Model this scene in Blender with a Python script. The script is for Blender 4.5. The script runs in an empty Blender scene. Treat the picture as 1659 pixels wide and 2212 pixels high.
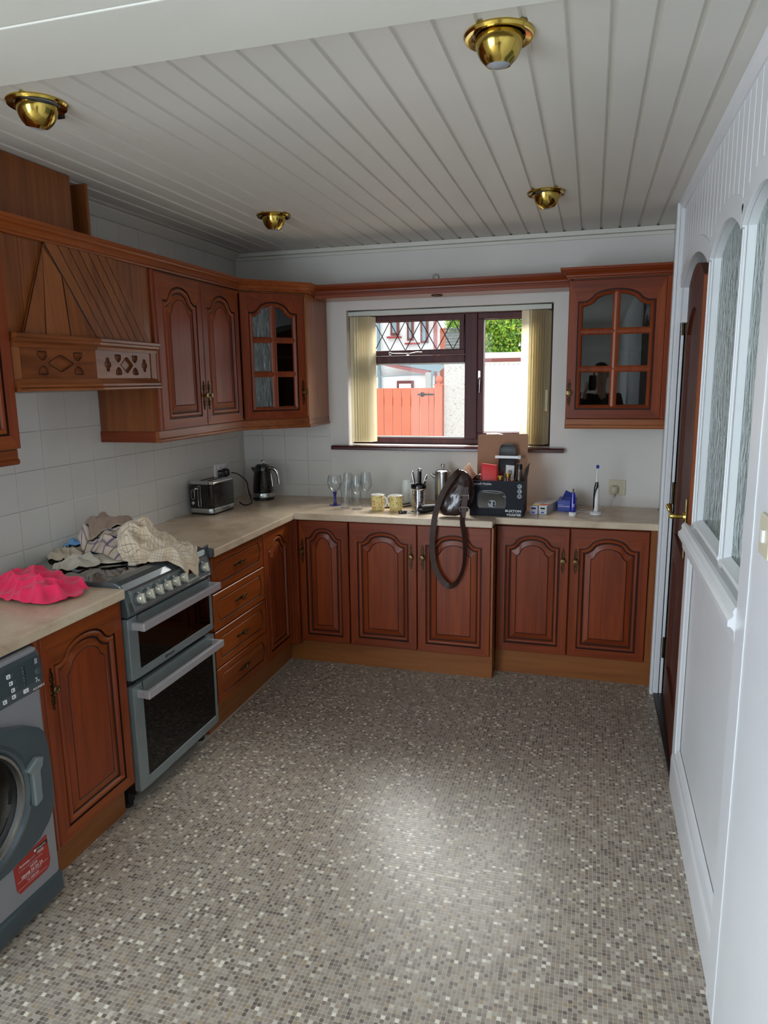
import bpy, bmesh, math, random
import numpy as np
from mathutils import Vector, Matrix, noise, Quaternion
PI = math.pi
SC = bpy.context.scene
COL = SC.collection
random.seed(7)

# ------------------------------------------------------------------ camera
cam_d = bpy.data.cameras.new('camera')
cam = bpy.data.objects.new('camera', cam_d); COL.objects.link(cam)
SC.camera = cam
YAW, PIT, ROL, FPX = .283, -.1835, -.0129, 1536.8
_f = Vector((-math.sin(YAW)*math.cos(PIT), math.cos(YAW)*math.cos(PIT), math.sin(PIT)))
_r0 = Vector((math.cos(YAW), math.sin(YAW), 0)); _u0 = _r0.cross(_f)
_r = math.cos(ROL)*_r0 + math.sin(ROL)*_u0; _u = -math.sin(ROL)*_r0 + math.cos(ROL)*_u0
m3 = Matrix((_r, _u, -_f)).transposed()
cam.matrix_world = Matrix.Translation((2.2138, -4.3043, 1.6533)) @ m3.to_4x4()
cam_d.sensor_fit = 'VERTICAL'; cam_d.sensor_height = 24
cam_d.lens = FPX/2212*24
cam_d.clip_start = .02; cam_d.clip_end = 200

# ------------------------------------------------------------------ world, exposure, big lights
SC.view_settings.view_transform = 'Standard'; SC.view_settings.look = 'None'
SC.view_settings.gamma = 1; SC.view_settings.use_curve_mapping = False
SC.view_settings.exposure = 0.72
W = bpy.data.worlds.new('sky'); SC.world = W; W.use_nodes = True
bg = W.node_tree.nodes['Background']
bg.inputs['Color'].default_value = (.86, .93, 1, 1)
bg.inputs['Strength'].default_value = 1.25
SC.cycles.transparent_max_bounces = 32; SC.cycles.max_bounces = 10; SC.cycles.diffuse_bounces = 6; SC.cycles.sample_clamp_indirect = 6

def area(name, loc, target, sx, sy, power, col, spread=PI):
    l = bpy.data.lights.new(name, 'AREA'); l.shape = 'RECTANGLE'; l.size = sx; l.size_y = sy
    l.energy = power; l.color = col; l.spread = spread
    o = bpy.data.objects.new(name, l); COL.objects.link(o); o.location = loc
    o.rotation_euler = (Vector(target)-Vector(loc)).to_track_quat('-Z', 'Y').to_euler()
    return o
# daylight falling in through the kitchen window and through the garden doors behind the camera
area('window_daylight', (1.36, 1.05, 2.85), (1.35, -1.3, .55), 1.9, 1.3, 185, (1, .98, .95))
area('garden_door_daylight', (.02, -5.5, 1.25), (2.6, -3.0, 1.15), 2.1, 2.1, 78, (.74, .87, 1))
area('hall_fill_light', (3.3, -2.6, 2.40), (3.2, -1.8, 0), .6, .9, 9, (.9, .97, 1))  # area lamp added to light the closed hall behind the panes

# ------------------------------------------------------------------ materials
MATS = {}
def nmat(name):
    m = bpy.data.materials.new(name); m.use_nodes = True; nt = m.node_tree
    b = nt.nodes['Principled BSDF']; MATS[name] = m
    return m, nt, b
def lin(c):
    return tuple(((v/255)/12.92 if v/255 <= .04045 else ((v/255+.055)/1.055)**2.4) for v in c)
def N(nt, t, **k):
    n = nt.nodes.new(t)
    for a, v in k.items(): setattr(n, a, v)
    return n
def coords(nt, scale=(1, 1, 1), kind='Object', rnd=False):
    tc = N(nt, 'ShaderNodeTexCoord'); mp = N(nt, 'ShaderNodeMapping')
    nt.links.new(tc.outputs[kind], mp.inputs['Vector']); mp.inputs['Scale'].default_value = scale
    if rnd:
        oi = N(nt, 'ShaderNodeObjectInfo'); mu = N(nt, 'ShaderNodeMath', operation='MULTIPLY'); mu.inputs[1].default_value = 37
        nt.links.new(oi.outputs['Random'], mu.inputs[0]); nt.links.new(mu.outputs[0], mp.inputs['Location'])
    return mp.outputs['Vector']
def ramp(nt, fac, stops):
    r = N(nt, 'ShaderNodeValToRGB'); e = r.color_ramp.elements
    while len(e) < len(stops): e.new(.5)
    for i, (p, c) in enumerate(stops):
        e[i].position = p; e[i].color = (*c, 1)
    nt.links.new(fac, r.inputs[0]); return r.outputs['Color']
def bump(nt, b, h, strength, dist=.01):
    bp = N(nt, 'ShaderNodeBump'); bp.inputs['Strength'].default_value = strength; bp.inputs['Distance'].default_value = dist
    nt.links.new(h, bp.inputs['Height']); nt.links.new(bp.outputs['Normal'], b.inputs['Normal'])
def plain(name, rgb, rough=.5, metal=0, coat=0, var=0, vscale=8, bmp=0, bscale=60, spec=.5, emit=None):
    m, nt, b = nmat(name); c = lin(rgb)
    b.inputs['Base Color'].default_value = (*c, 1); b.inputs['Roughness'].default_value = rough
    b.inputs['Metallic'].default_value = metal; b.inputs['Coat Weight'].default_value = coat
    b.inputs['Specular IOR Level'].default_value = spec
    if var:
        n = N(nt, 'ShaderNodeTexNoise'); n.inputs['Scale'].default_value = vscale; n.inputs['Detail'].default_value = 4
        nt.links.new(coords(nt), n.inputs['Vector'])
        col = ramp(nt, n.outputs['Fac'], [(.3, tuple(v*(1-var) for v in c)), (.7, tuple(min(1, v*(1+var)) for v in c))])
        nt.links.new(col, b.inputs['Base Color'])
    if bmp:
        n = N(nt, 'ShaderNodeTexNoise'); n.inputs['Scale'].default_value = bscale; n.inputs['Detail'].default_value = 3
        nt.links.new(coords(nt), n.inputs['Vector']); bump(nt, b, n.outputs['Fac'], bmp, .004)
    return m
def wood(name, dark, mid, light, axis, rough=.3, coat=.35, fig=1.0):
    m, nt, b = nmat(name)
    s = [26, 26, 26]; s['xyz'.index(axis)] = 1.6
    v = coords(nt, tuple(s), rnd=True)
    n = N(nt, 'ShaderNodeTexNoise'); n.inputs['Scale'].default_value = 1; n.inputs['Detail'].default_value = 6; n.inputs['Distortion'].default_value = 1.2*fig
    nt.links.new(v, n.inputs['Vector'])
    n2 = N(nt, 'ShaderNodeTexNoise'); n2.inputs['Scale'].default_value = .16; n2.inputs['Detail'].default_value = 2
    nt.links.new(v, n2.inputs['Vector'])
    mx = N(nt, 'ShaderNodeMath', operation='MULTIPLY_ADD'); mx.inputs[1].default_value = .55; nt.links.new(n.outputs['Fac'], mx.inputs[0])
    m2 = N(nt, 'ShaderNodeMath', operation='MULTIPLY'); m2.inputs[1].default_value = .45; nt.links.new(n2.outputs['Fac'], m2.inputs[0])
    nt.links.new(m2.outputs[0], mx.inputs[2])
    col = ramp(nt, mx.outputs[0], [(.33, lin(dark)), (.5, lin(mid)), (.68, lin(light))])
    nt.links.new(col, b.inputs['Base Color'])
    b.inputs['Specular IOR Level'].default_value = .3; b.inputs['Roughness'].default_value = rough; b.inputs['Coat Weight'].default_value = coat; b.inputs['Coat Roughness'].default_value = .22
    bump(nt, b, n.outputs['Fac'], .05, .004)
    return m
wood('cherry_v', (100, 39, 15), (127, 53, 20), (145, 67, 28), 'z', rough=.38, coat=.1)
wood('cherry_x', (94, 36, 14), (120, 49, 18), (139, 62, 26), 'x', rough=.38, coat=.1)
wood('cherry_y', (110, 48, 15), (136, 64, 20), (153, 78, 28), 'y', rough=.38, coat=.1)  # warmer, brighter cherry copy; light on the left run is put into its colour
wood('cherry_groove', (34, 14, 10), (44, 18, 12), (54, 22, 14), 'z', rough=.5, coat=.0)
wood('oak_v', (104, 54, 24), (134, 75, 36), (154, 91, 46), 'z')
wood('oak_y', (104, 54, 25), (132, 72, 36), (152, 88, 46), 'y')
wood('oak_x', (118, 62, 32), (142, 80, 42), (156, 92, 52), 'x')
wood('oak_dark', (86, 44, 20), (110, 60, 28), (124, 70, 34), 'z', rough=.5, coat=.05)
wood('plinth_x', (122, 70, 34), (140, 84, 42), (150, 94, 50), 'x', rough=.4, coat=.1)
wood('plinth_y', (122, 70, 34), (140, 84, 42), (150, 94, 50), 'y', rough=.4, coat=.1)
wood('sill_wood', (52, 20, 22), (70, 28, 30), (88, 38, 38), 'x', rough=.22, coat=.5)
wood('frame_wood', (58, 22, 22), (76, 30, 30), (92, 40, 38), 'z', rough=.45, coat=.0)
wood('door_wood', (62, 26, 14), (84, 36, 18), (102, 48, 25), 'z', rough=.5, coat=0)
MATS['door_wood'].node_tree.nodes['Principled BSDF'].inputs['Specular IOR Level'].default_value = .25
wood('door_edge', (110, 54, 24), (132, 68, 32), (146, 78, 38), 'z', rough=.5, coat=.1)
plain('dark_gap', (14, 9, 8), .8)
plain('void', (6, 6, 6), .9)
plain('white_wall', (214, 210, 204), .55, var=.03, vscale=2.5, bmp=.12, bscale=45)
plain('white_tile', (212, 209, 203), .26, var=.02, vscale=5, bmp=.06, bscale=30)
plain('tile_grout', (203, 200, 194), .6)
plain('hall_green', (150, 164, 154), .7)
plain('hall_dark', (62, 66, 52), .7)
plain('white_gloss', (222, 223, 225), .3, var=.025, vscale=4, bmp=.07, bscale=40)
plain('ceiling_white', (216, 212, 203), .5, var=.03, vscale=3, bmp=.05, bscale=30)
plain('beam_white', (214, 211, 200), .55, var=.03, vscale=3, bmp=.08, bscale=50)
plain('chrome', (205, 205, 208), .12, 1)
plain('steel', (178, 178, 176), .26, 1, bmp=.03, bscale=200)
plain('brass', (196, 168, 84), .14, 1, var=.12, vscale=20)
plain('old_brass', (70, 58, 38), .4, 1, var=.3, vscale=60)
plain('knob_brass', (118, 100, 64), .3, 1, var=.2, vscale=60)
plain('black_plastic', (20, 20, 22), .35)
plain('black_gloss', (10, 10, 12), .08, coat=.6)
plain('cream_plastic', (214, 204, 178), .35)
plain('white_plastic', (232, 232, 232), .3)
plain('grey_enamel', (122, 131, 132), .34, .25, coat=.2, var=.04, vscale=20)
plain('grey_enamel_dark', (82, 90, 92), .32, .25, coat=.2)
plain('silver_paint', (150, 150, 154), .35, .35, var=.03, vscale=3)
plain('washer_dark', (70, 82, 88), .28, .3, coat=.3, var=.06, vscale=6)
plain('brushed_alu', (196, 194, 198), .35, .5)
plain('knob_silver', (214, 212, 196), .28, .45)
plain('rubber', (16, 16, 16), .7)
plain('print_white', (226, 226, 226), .5)
plain('print_grey', (150, 152, 156), .5)
plain('print_dim', (70, 74, 80), .5)
plain('lead', (34, 34, 36), .5)
plain('sticker_red', (158, 44, 34), .4)
plain('navy_box', (16, 18, 30), .5, spec=.2, var=.1, vscale=10)
plain('cardboard', (168, 124, 96), .75, var=.05, vscale=14)
plain('pack_black', (22, 22, 32), .25, coat=.5)
plain('pack_red', (226, 58, 60), .35)
plain('pack_blue', (34, 58, 160), .35)
plain('pack_lilac', (190, 184, 200), .4)
plain('pack_yellow', (232, 204, 60), .4)
plain('pack_pale', (206, 210, 206), .4)
plain('deep_blue', (18, 32, 150), .15, coat=.5)
plain('cobalt', (14, 24, 120), .06, coat=.5)
plain('leather', (46, 26, 24), .24, coat=.55, var=.25, vscale=18, bmp=.35, bscale=28)
plain('strap_leather', (58, 36, 28), .5, var=.15, vscale=30, bmp=.1, bscale=120)
plain('nylon_black', (18, 18, 22), .55, bmp=.2, bscale=60)
plain('blind_cream', (238, 233, 214), .7, var=.03, vscale=8, bmp=.15, bscale=70)
m = MATS['blind_cream']; nt = m.node_tree; tl = N(nt, 'ShaderNodeBsdfTranslucent'); tl.inputs[0].default_value = (*lin((246, 240, 222)), 1)
ms = N(nt, 'ShaderNodeMixShader'); ms.inputs[0].default_value = .6
nt.links.new(nt.nodes['Principled BSDF'].outputs[0], ms.inputs[1]); nt.links.new(tl.outputs[0], ms.inputs[2]); nt.links.new(ms.outputs[0], nt.nodes['Material Output'].inputs['Surface'])
plain('blind_rail', (196, 198, 190), .35)
plain('china', (236, 234, 228), .15, coat=.4)
plain('amber', (112, 60, 22), .2, coat=.5)
plain('gold_cap', (176, 140, 60), .3, .8)
plain('switch_cream', (210, 200, 176), .35)
plain('threshold', (26, 18, 16), .35)
plain('pink_lid', (214, 120, 150), .4)
plain('leather_black', (12, 12, 14), .3, coat=.4, bmp=.2, bscale=50)

def glassy(name, col=(1, 1, 1), rough=0., thin=True, ior=1.45, alpha=None):
    """thin glass: mostly clear, fresnel reflection; physically a thin sheet"""
    m, nt, b = nmat(name); out = nt.nodes['Material Output']
    tr = N(nt, 'ShaderNodeBsdfTransparent'); tr.inputs[0].default_value = (*col, 1)
    gl = N(nt, 'ShaderNodeBsdfGlossy'); gl.inputs['Roughness'].default_value = rough
    lw = N(nt, 'ShaderNodeLayerWeight'); lw.inputs['Blend'].default_value = .5
    pw = N(nt, 'ShaderNodeMath', operation='POWER'); nt.links.new(lw.outputs['Facing'], pw.inputs[0]); pw.inputs[1].default_value = 2.8
    f0 = ((ior-1)/(ior+1))**2
    fr = N(nt, 'ShaderNodeMath', operation='MULTIPLY_ADD'); nt.links.new(pw.outputs[0], fr.inputs[0]); fr.inputs[1].default_value = .95; fr.inputs[2].default_value = f0
    mx = N(nt, 'ShaderNodeMixShader')
    nt.links.new(fr.outputs[0], mx.inputs[0]); nt.links.new(tr.outputs[0], mx.inputs[1]); nt.links.new(gl.outputs[0], mx.inputs[2])
    nt.links.new(mx.outputs[0], out.inputs['Surface']); return m
glassy('pane_glass', (.98, .99, .985), ior=1.18)
glassy('cabinet_glass', (.55, .6, .6), .0, ior=1.6)
glassy('tumbler_glass', (.96, .975, .98), .02, ior=1.5)
glassy('clear_plastic', (.82, .86, .88), .25, ior=1.9)
m, nt, b = nmat('frosted'); b.inputs['Base Color'].default_value = (.82, .87, .88, 1); b.inputs['Alpha'].default_value = .5; b.inputs['Roughness'].default_value = .3
m, nt, b = nmat('obscure_glass')
b.inputs['Base Color'].default_value = (.70, .80, .76, 1); b.inputs['Transmission Weight'].default_value = .85
b.inputs['Roughness'].default_value = .06; b.inputs['IOR'].default_value = 1.35
n = N(nt, 'ShaderNodeTexNoise'); n.inputs['Scale'].default_value = 1; n.inputs['Detail'].default_value = 2; n.inputs['Distortion'].default_value = 1.2
nt.links.new(coords(nt, (24, 24, 8)), n.inputs['Vector']); bump(nt, b, n.outputs['Fac'], .9, .035)
m, nt, b = nmat('lined_glass')                  # textured cabinet pane
b.inputs['Base Color'].default_value = (.12, .14, .14, 1); b.inputs['Roughness'].default_value = .12; b.inputs['Coat Weight'].default_value = .5
n = N(nt, 'ShaderNodeTexNoise'); n.inputs['Scale'].default_value = 1; n.inputs['Detail'].default_value = 3; n.inputs['Distortion'].default_value = 1.5
nt.links.new(coords(nt, (40, 40, 8)), n.inputs['Vector']); bump(nt, b, n.outputs['Fac'], 1, .03)

# worktop laminate
m, nt, b = nmat('worktop_stone')
v = coords(nt)
n = N(nt, 'ShaderNodeTexNoise'); n.inputs['Scale'].default_value = 5; n.inputs['Detail'].default_value = 8; n.inputs['Roughness'].default_value = .65; n.inputs['Distortion'].default_value = .6
nt.links.new(v, n.inputs['Vector'])
c = ramp(nt, n.outputs['Fac'], [(.3, lin((176, 152, 128))), (.48, lin((204, 182, 156))), (.62, lin((214, 196, 170))), (.78, lin((190, 164, 134)))])
nt.links.new(c, b.inputs['Base Color']); b.inputs['Roughness'].default_value = .32; b.inputs['Coat Weight'].default_value = .1

# mosaic floor: colour per chip, from the chip's own place in the grid
PITCH = .0128
def mosaic_material(name, chips):
    m, nt, b = nmat(name)
    g = N(nt, 'ShaderNodeNewGeometry')
    dv = N(nt, 'ShaderNodeVectorMath', operation='SCALE'); dv.inputs['Scale'].default_value = 1/PITCH
    nt.links.new(g.outputs['Position'], dv.inputs[0])
    fl = N(nt, 'ShaderNodeVectorMath', operation='FLOOR'); nt.links.new(dv.outputs[0], fl.inputs[0])
    sx = N(nt, 'ShaderNodeSeparateXYZ'); nt.links.new(fl.outputs[0], sx.inputs[0])
    cx = N(nt, 'ShaderNodeCombineXYZ'); nt.links.new(sx.outputs[0], cx.inputs[0]); nt.links.new(sx.outputs[1], cx.inputs[1])
    wn = N(nt, 'ShaderNodeTexWhiteNoise', noise_dimensions='2D'); nt.links.new(cx.outputs[0], wn.inputs['Vector'])
    r = N(nt, 'ShaderNodeValToRGB'); r.color_ramp.interpolation = 'CONSTANT'; e = r.color_ramp.elements
    st = [(0, (106, 96, 88)), (.07, (124, 113, 103)), (.2, (140, 129, 117)), (.36, (154, 143, 130)), (.52, (147, 135, 120)), (.64, (162, 151, 138)), (.76, (170, 160, 147)), (.86, (158, 141, 118)), (.92, (196, 188, 172)), (.965, (222, 215, 198))]
    while len(e) < len(st): e.new(.5)
    for i, (p, c) in enumerate(st): e[i].position = p; e[i].color = (*lin(c), 1)
    nt.links.new(wn.outputs['Value'], r.inputs[0])
    if chips:
        # fine mottling in each chip
        n = N(nt, 'ShaderNodeTexNoise'); n.inputs['Scale'].default_value = 260
        nt.links.new(g.outputs['Position'], n.inputs['Vector'])
        mx = N(nt, 'ShaderNodeMix', data_type='RGBA', blend_type='OVERLAY'); mx.inputs[0].default_value = .25
        nt.links.new(r.outputs['Color'], mx.inputs[6]); nt.links.new(n.outputs['Fac'], mx.inputs[7])
        nt.links.new(mx.outputs[2], b.inputs['Base Color'])
    else:
        b.inputs['Base Color'].default_value = (*lin((184, 175, 162)), 1)
    b.inputs['Roughness'].default_value = .34 if chips else .42
    return m
mosaic_material('mosaic_chip', True); mosaic_material('mosaic_grout', False)

# ------------------------------------------------------------------ geometry helpers
class MB:
    def __init__(s): s.v = []; s.f = []; s.m = []; s.s = []; s.M = Matrix.Identity(4)
    def add(s, vs, fs, mat=0, smooth=False):
        o = len(s.v); s.v += [tuple(s.M @ Vector(p)) for p in vs]
        for i, f in enumerate(fs):
            s.f.append(tuple(o+k for k in f)); s.m.append(mat[i] if isinstance(mat, list) else mat); s.s.append(smooth)
        return s
    def box(s, x0, x1, y0, y1, z0, z1, mat=0):
        v = [(x, y, z) for x in (x0, x1) for y in (y0, y1) for z in (z0, z1)]
        return s.add(v, [(0, 1, 3, 2), (4, 6, 7, 5), (0, 4, 5, 1), (2, 3, 7, 6), (0, 2, 6, 4), (1, 5, 7, 3)], mat)
    def prism(s, pts, fn0, fn1, mat=0, smooth=False):
        """pts 2d polygon; fn0/fn1 map (a,b) -> 3d for the two caps"""
        n = len(pts); vs = [fn0(*p) for p in pts]+[fn1(*p) for p in pts]
        fs = [tuple(range(n))[::-1], tuple(range(n, 2*n))]+[(i, (i+1) % n, n+(i+1) % n, n+i) for i in range(n)]
        return s.add(vs, fs, mat, smooth)
    def lathe(s, prof, seg=32, mat=0, c=(0, 0, 0), caps=True, smooth=True, T=None):
        vs = []; fs = []; n = len(prof)
        for r, z in prof:
            for k in range(seg):
                a = 2*PI*k/seg; p = Vector((r*math.cos(a), r*math.sin(a), z))
                if T is not None: p = T @ p
                vs.append((p.x+c[0], p.y+c[1], p.z+c[2]))
        for i in range(n-1):
            for k in range(seg): fs.append((i*seg+k, i*seg+(k+1) % seg, (i+1)*seg+(k+1) % seg, (i+1)*seg+k))
        if caps: fs += [tuple(range(seg))[::-1], tuple(range((n-1)*seg, n*seg))]
        return s.add(vs, fs, mat, smooth)
    def tube(s, path, r, seg=8, mat=0, closed=False, smooth=True, flat=1.0):
        P = [Vector(p) for p in path]; n = len(P); vs = []; fs = []; up = None
        for i, p in enumerate(P):
            if closed: d = (P[(i+1) % n]-P[i-1]).normalized()
            else: d = (P[min(i+1, n-1)]-P[max(i-1, 0)]).normalized()
            if up is None: up = d.orthogonal().normalized()
            up = (up-d*up.dot(d)); up = up.normalized() if up.length > 1e-6 else d.orthogonal().normalized()
            w = d.cross(up); rr = r[i] if isinstance(r, (list, tuple)) else r
            for k in range(seg):
                a = 2*PI*k/seg; q = p+up*math.cos(a)*rr+w*math.sin(a)*rr*flat; vs.append(tuple(q))
        m = n if closed else n-1
        for i in range(m):
            j = (i+1) % n
            for k in range(seg): fs.append((i*seg+k, i*seg+(k+1) % seg, j*seg+(k+1) % seg, j*seg+k))
        if not closed: fs += [tuple(range(seg))[::-1], tuple(range((n-1)*seg, n*seg))]
        return s.add(vs, fs, mat, smooth)
    def ring(s, c, u, v, R, r, seg=16, ts=6, mat=0):
        c, u, v = Vector(c), Vector(u), Vector(v)
        return s.tube([c+u*R*math.cos(2*PI*k/seg)+v*R*math.sin(2*PI*k/seg) for k in range(seg)], r, ts, mat, True)
    def sphere(s, c, r, mat=0, seg=16, rings=10, sc=(1, 1, 1)):
        pr = [(max(1e-5, r*math.sin(PI*i/rings)), -r*math.cos(PI*i/rings)) for i in range(rings+1)]
        o = len(s.v); s.lathe(pr, seg, mat, caps=False)
        for i in range(o, len(s.v)):
            p = Vector(s.v[i]); s.v[i] = tuple(p)
        # apply scale + centre
        Mi = s.M.inverted() if s.M != Matrix.Identity(4) else None
        for i in range(o, len(s.v)):
            p = Vector(s.v[i]);  p = Mi @ p if Mi else p
            p = Vector((p.x*sc[0]+c[0], p.y*sc[1]+c[1], p.z*sc[2]+c[2])); s.v[i] = tuple(s.M @ p)
        return s
    def sweep(s, prof, path, mat=0, z=0., closed_prof=True):
        """profile points (out, up) swept along a 2-d path; out is to the right of travel, corners mitred"""
        P = [Vector(p) for p in path]; n = len(P); rows = []
        for i in range(n):
            d0 = (P[i]-P[i-1]).normalized() if i else None; d1 = (P[i+1]-P[i]).normalized() if i < n-1 else None
            if d0 is None: d0 = d1
            if d1 is None: d1 = d0
            n0 = Vector((d0.y, -d0.x)); n1 = Vector((d1.y, -d1.x)); b = (n0+n1).normalized(); k = 1/max(.3, b.dot(n0))
            rows.append([(P[i].x+b.x*o*k, P[i].y+b.y*o*k, z+u) for o, u in prof])
        m = len(prof); vs = [p for r in rows for p in r]
        fs = [(i*m+j, i*m+(j+1) % m, (i+1)*m+(j+1) % m, (i+1)*m+j) for i in range(n-1) for j in range(m)]
        fs += [tuple(range(m))[::-1], tuple(range((n-1)*m, n*m))]
        return s.add(vs, fs, mat)

def C(m): return MATS[m] if isinstance(m, str) else m
def smooth_angle(me, deg=35):
    try:
        me.set_sharp_from_angle(angle=math.radians(deg))
    except Exception: pass
def obj(name, mb, mats, parent=None, world=None, bevel=0, loc=None, kind=None, sharp=40):
    """world: the shape is given in world coordinates, so the root's place is taken off"""
    me = bpy.data.meshes.new(name)
    vs = mb.v
    if world is not None:
        root = parent
        while root is not None and root.parent is not None: root = root.parent
        l = Vector(root.location) if root is not None else Vector((0, 0, 0))
        if l.length: vs = [(a-l.x, b-l.y, c-l.z) for a, b, c in vs]
    me.from_pydata(vs, [], mb.f)
    for m in (mats if isinstance(mats, (list, tuple)) else [mats]): me.materials.append(C(m))
    me.polygons.foreach_set('material_index', mb.m); me.polygons.foreach_set('use_smooth', mb.s)
    bm = bmesh.new(); bm.from_mesh(me); bmesh.ops.remove_doubles(bm, verts=bm.verts, dist=1e-6)
    bmesh.ops.recalc_face_normals(bm, faces=bm.faces); bm.to_mesh(me); bm.free()
    if any(mb.s): smooth_angle(me, sharp)
    me.update()
    o = bpy.data.objects.new(name, me); COL.objects.link(o)
    if parent is not None: o.parent = parent
    if loc is not None: o.location = loc
    if bevel:
        b = o.modifiers.new('bevel', 'BEVEL'); b.width = bevel; b.segments = 2; b.limit_method = 'ANGLE'; b.angle_limit = .6
    if kind: o['kind'] = kind
    return o
def thing(name, label, cat, loc=(0, 0, 0), rz=0, group=None):
    o = bpy.data.objects.new(name, None); COL.objects.link(o); o.empty_display_size = .05
    o.location = loc; o.rotation_euler = (0, 0, rz); o['label'] = label; o['category'] = cat
    if group: o['group'] = group
    return o
def tag(o, label, cat, group=None):
    o['label'] = label; o['category'] = cat
    if group: o['group'] = group
    return o
def dup(root, loc=None, rz=None, label=None, group=None):
    def cp(o, par):
        c = o.copy(); COL.objects.link(c)
        if par is not None: c.parent = par
        for ch in list(o.children): cp(ch, c)
        return c
    r = cp(root, None)
    if loc is not None: r.location = loc
    if rz is not None: r.rotation_euler = (0, 0, rz)
    if label: r['label'] = label
    if group: r['group'] = group
    return r
def struct(name, mb, mats, parent=None, bevel=0):
    o = obj(name, mb, mats, parent, True, bevel)
    if parent is None: o['kind'] = 'structure'
    return o
def plate(name, outer, holes, thick, fr, mats, parent=None, world=True):
    """flat plate with real holes; fr(a,b,d) -> 3-d"""
    cu = bpy.data.curves.new('tmp', 'CURVE'); cu.dimensions = '2D'; cu.fill_mode = 'BOTH'; cu.extrude = thick/2
    for lp in [outer]+holes:
        sp = cu.splines.new('POLY'); sp.points.add(len(lp)-1); sp.use_cyclic_u = True
        for p, q in zip(sp.points, lp): p.co = (q[0], q[1], 0, 1)
    o = bpy.data.objects.new('tmp', cu); COL.objects.link(o)
    dg = bpy.context.evaluated_depsgraph_get(); me = bpy.data.meshes.new_from_object(o.evaluated_get(dg))
    mb = MB(); vs = [fr(v.co.x, v.co.y, v.co.z+thick/2) for v in me.vertices]
    mb.add(vs, [tuple(p.vertices) for p in me.polygons])
    bpy.data.objects.remove(o); bpy.data.curves.remove(cu); bpy.data.meshes.remove(me)
    return obj(name, mb, mats, parent, world)
def text(name, s, parent, loc, rot, size, mat, ext=.0004, align='LEFT', bold=0., xs=1.0):
    cu = bpy.data.curves.new(name, 'FONT'); cu.body = s; cu.size = size; cu.extrude = ext; cu.align_x = align; cu.offset = bold
    cu.align_y = 'BOTTOM_BASELINE' if False else 'CENTER'; cu.resolution_u = 2
    o = bpy.data.objects.new(name, cu); COL.objects.link(o)
    dg = bpy.context.evaluated_depsgraph_get(); me = bpy.data.meshes.new_from_object(o.evaluated_get(dg))
    bpy.data.objects.remove(o); bpy.data.curves.remove(cu)
    me.materials.clear(); me.materials.append(C(mat))
    R = rot if isinstance(rot, Matrix) else Matrix(rot)
    root = parent
    while root.parent is not None: root = root.parent
    off = Vector(loc)
    for v in me.vertices: v.co = R @ Vector((v.co.x*xs, v.co.y, v.co.z)) + off
    o = bpy.data.objects.new(name, me); COL.objects.link(o); o.parent = parent
    return o
def RT(x, y):
    """3x3 with given x and y axes"""
    x, y = Vector(x).normalized(), Vector(y).normalized(); return Matrix((x, y, x.cross(y))).transposed()
def frame(O, U, Wn):
    """4x4: local x->U, local y->Wn (outward), local z->up"""
    U, Wn = Vector(U).normalized(), Vector(Wn).normalized()
    m = Matrix((U, Wn, (0, 0, 1))).transposed().to_4x4(); m.translation = Vector(O); return m

# ================================================================== SETTING
H = 2.45
# ---- floor with mosaic chips
fb = struct('floor', MB().box(-.1, 4.0, -7.2, .0, -.06, -.0004), 'mosaic_grout')
def chip_shape(px, h=.0005, g=.0008, c=.0015):
    a, b = g, px-g
    top = [(a+c, a), (b-c, a), (b, a+c), (b, b-c), (b-c, b), (a+c, b), (a, b-c), (a, a+c)]
    return top
top = chip_shape(PITCH)
def in_view(x, y):
    d = Vector((x, y, 0))-Vector((2.2138, -4.3043, 1.6533)); w = d.dot(_f)
    if w <= .1: return None
    return 829.5+FPX*d.dot(_r)/w, 1106-FPX*d.dot(_u)/w
cells = []
for i in range(int(.44/PITCH), int(2.62/PITCH)):
    for j in range(int(-3.3/PITCH), int(-.38/PITCH)):
        x, y = i*PITCH, j*PITCH
        if x < .53 and y > -2.1: continue
        p = in_view(x+PITCH/2, y+PITCH/2)
        if p and -25 < p[0] < 1685 and p[1] < 2240:
            cells.append(((x-2.2138)**2+(y+4.3043)**2, x, y, p))
cells.sort()
shown = [c for c in cells if 8 < c[3][0] < 1650 and c[3][1] < 2206]
near = set((c[1], c[2]) for c in shown[:300])
rest = [(c[1], c[2]) for c in cells if (c[1], c[2]) not in near]
cm = MB().prism(top, lambda a, b: (a, b, -.0005), lambda a, b: (a, b, 0))
c0 = obj('mosaic_tile', cm, 'mosaic_chip', fb)
for k, (x, y) in enumerate(sorted(near)):
    o = c0 if k == 0 else c0.copy()
    if k: COL.objects.link(o); o.parent = fb
    o.location = (x, y, 0)
R = np.array(rest); n = len(R); T8 = np.array(top)
V = np.zeros((n, 16, 3)); V[:, :8, :2] = R[:, None, :]+T8; V[:, 8:, :2] = R[:, None, :]+T8; V[:, :8, 2] = 0; V[:, 8:, 2] = -.0005
me = bpy.data.meshes.new('mosaic_tiles'); me.vertices.add(n*16); me.vertices.foreach_set('co', V.ravel())
tp = np.arange(8); sides = np.array([[k, 8+k, 8+(k+1) % 8, (k+1) % 8] for k in range(8)])
loops = np.concatenate([(np.arange(n)[:, None]*16+tp), (np.arange(n)[:, None]*16+sides.ravel())], axis=1).ravel()
me.loops.add(len(loops)); me.loops.foreach_set('vertex_index', loops)
tot = np.tile(np.array([8]+[4]*8), n); st = np.concatenate([[0], np.cumsum(tot)[:-1]])
me.polygons.add(n*9); me.polygons.foreach_set('loop_start', st); me.polygons.foreach_set('loop_total', tot)
me.materials.append(C('mosaic_chip')); me.polygons.foreach_set('use_smooth', [False]*(n*9)); me.update(calc_edges=True); me.validate()
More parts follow.
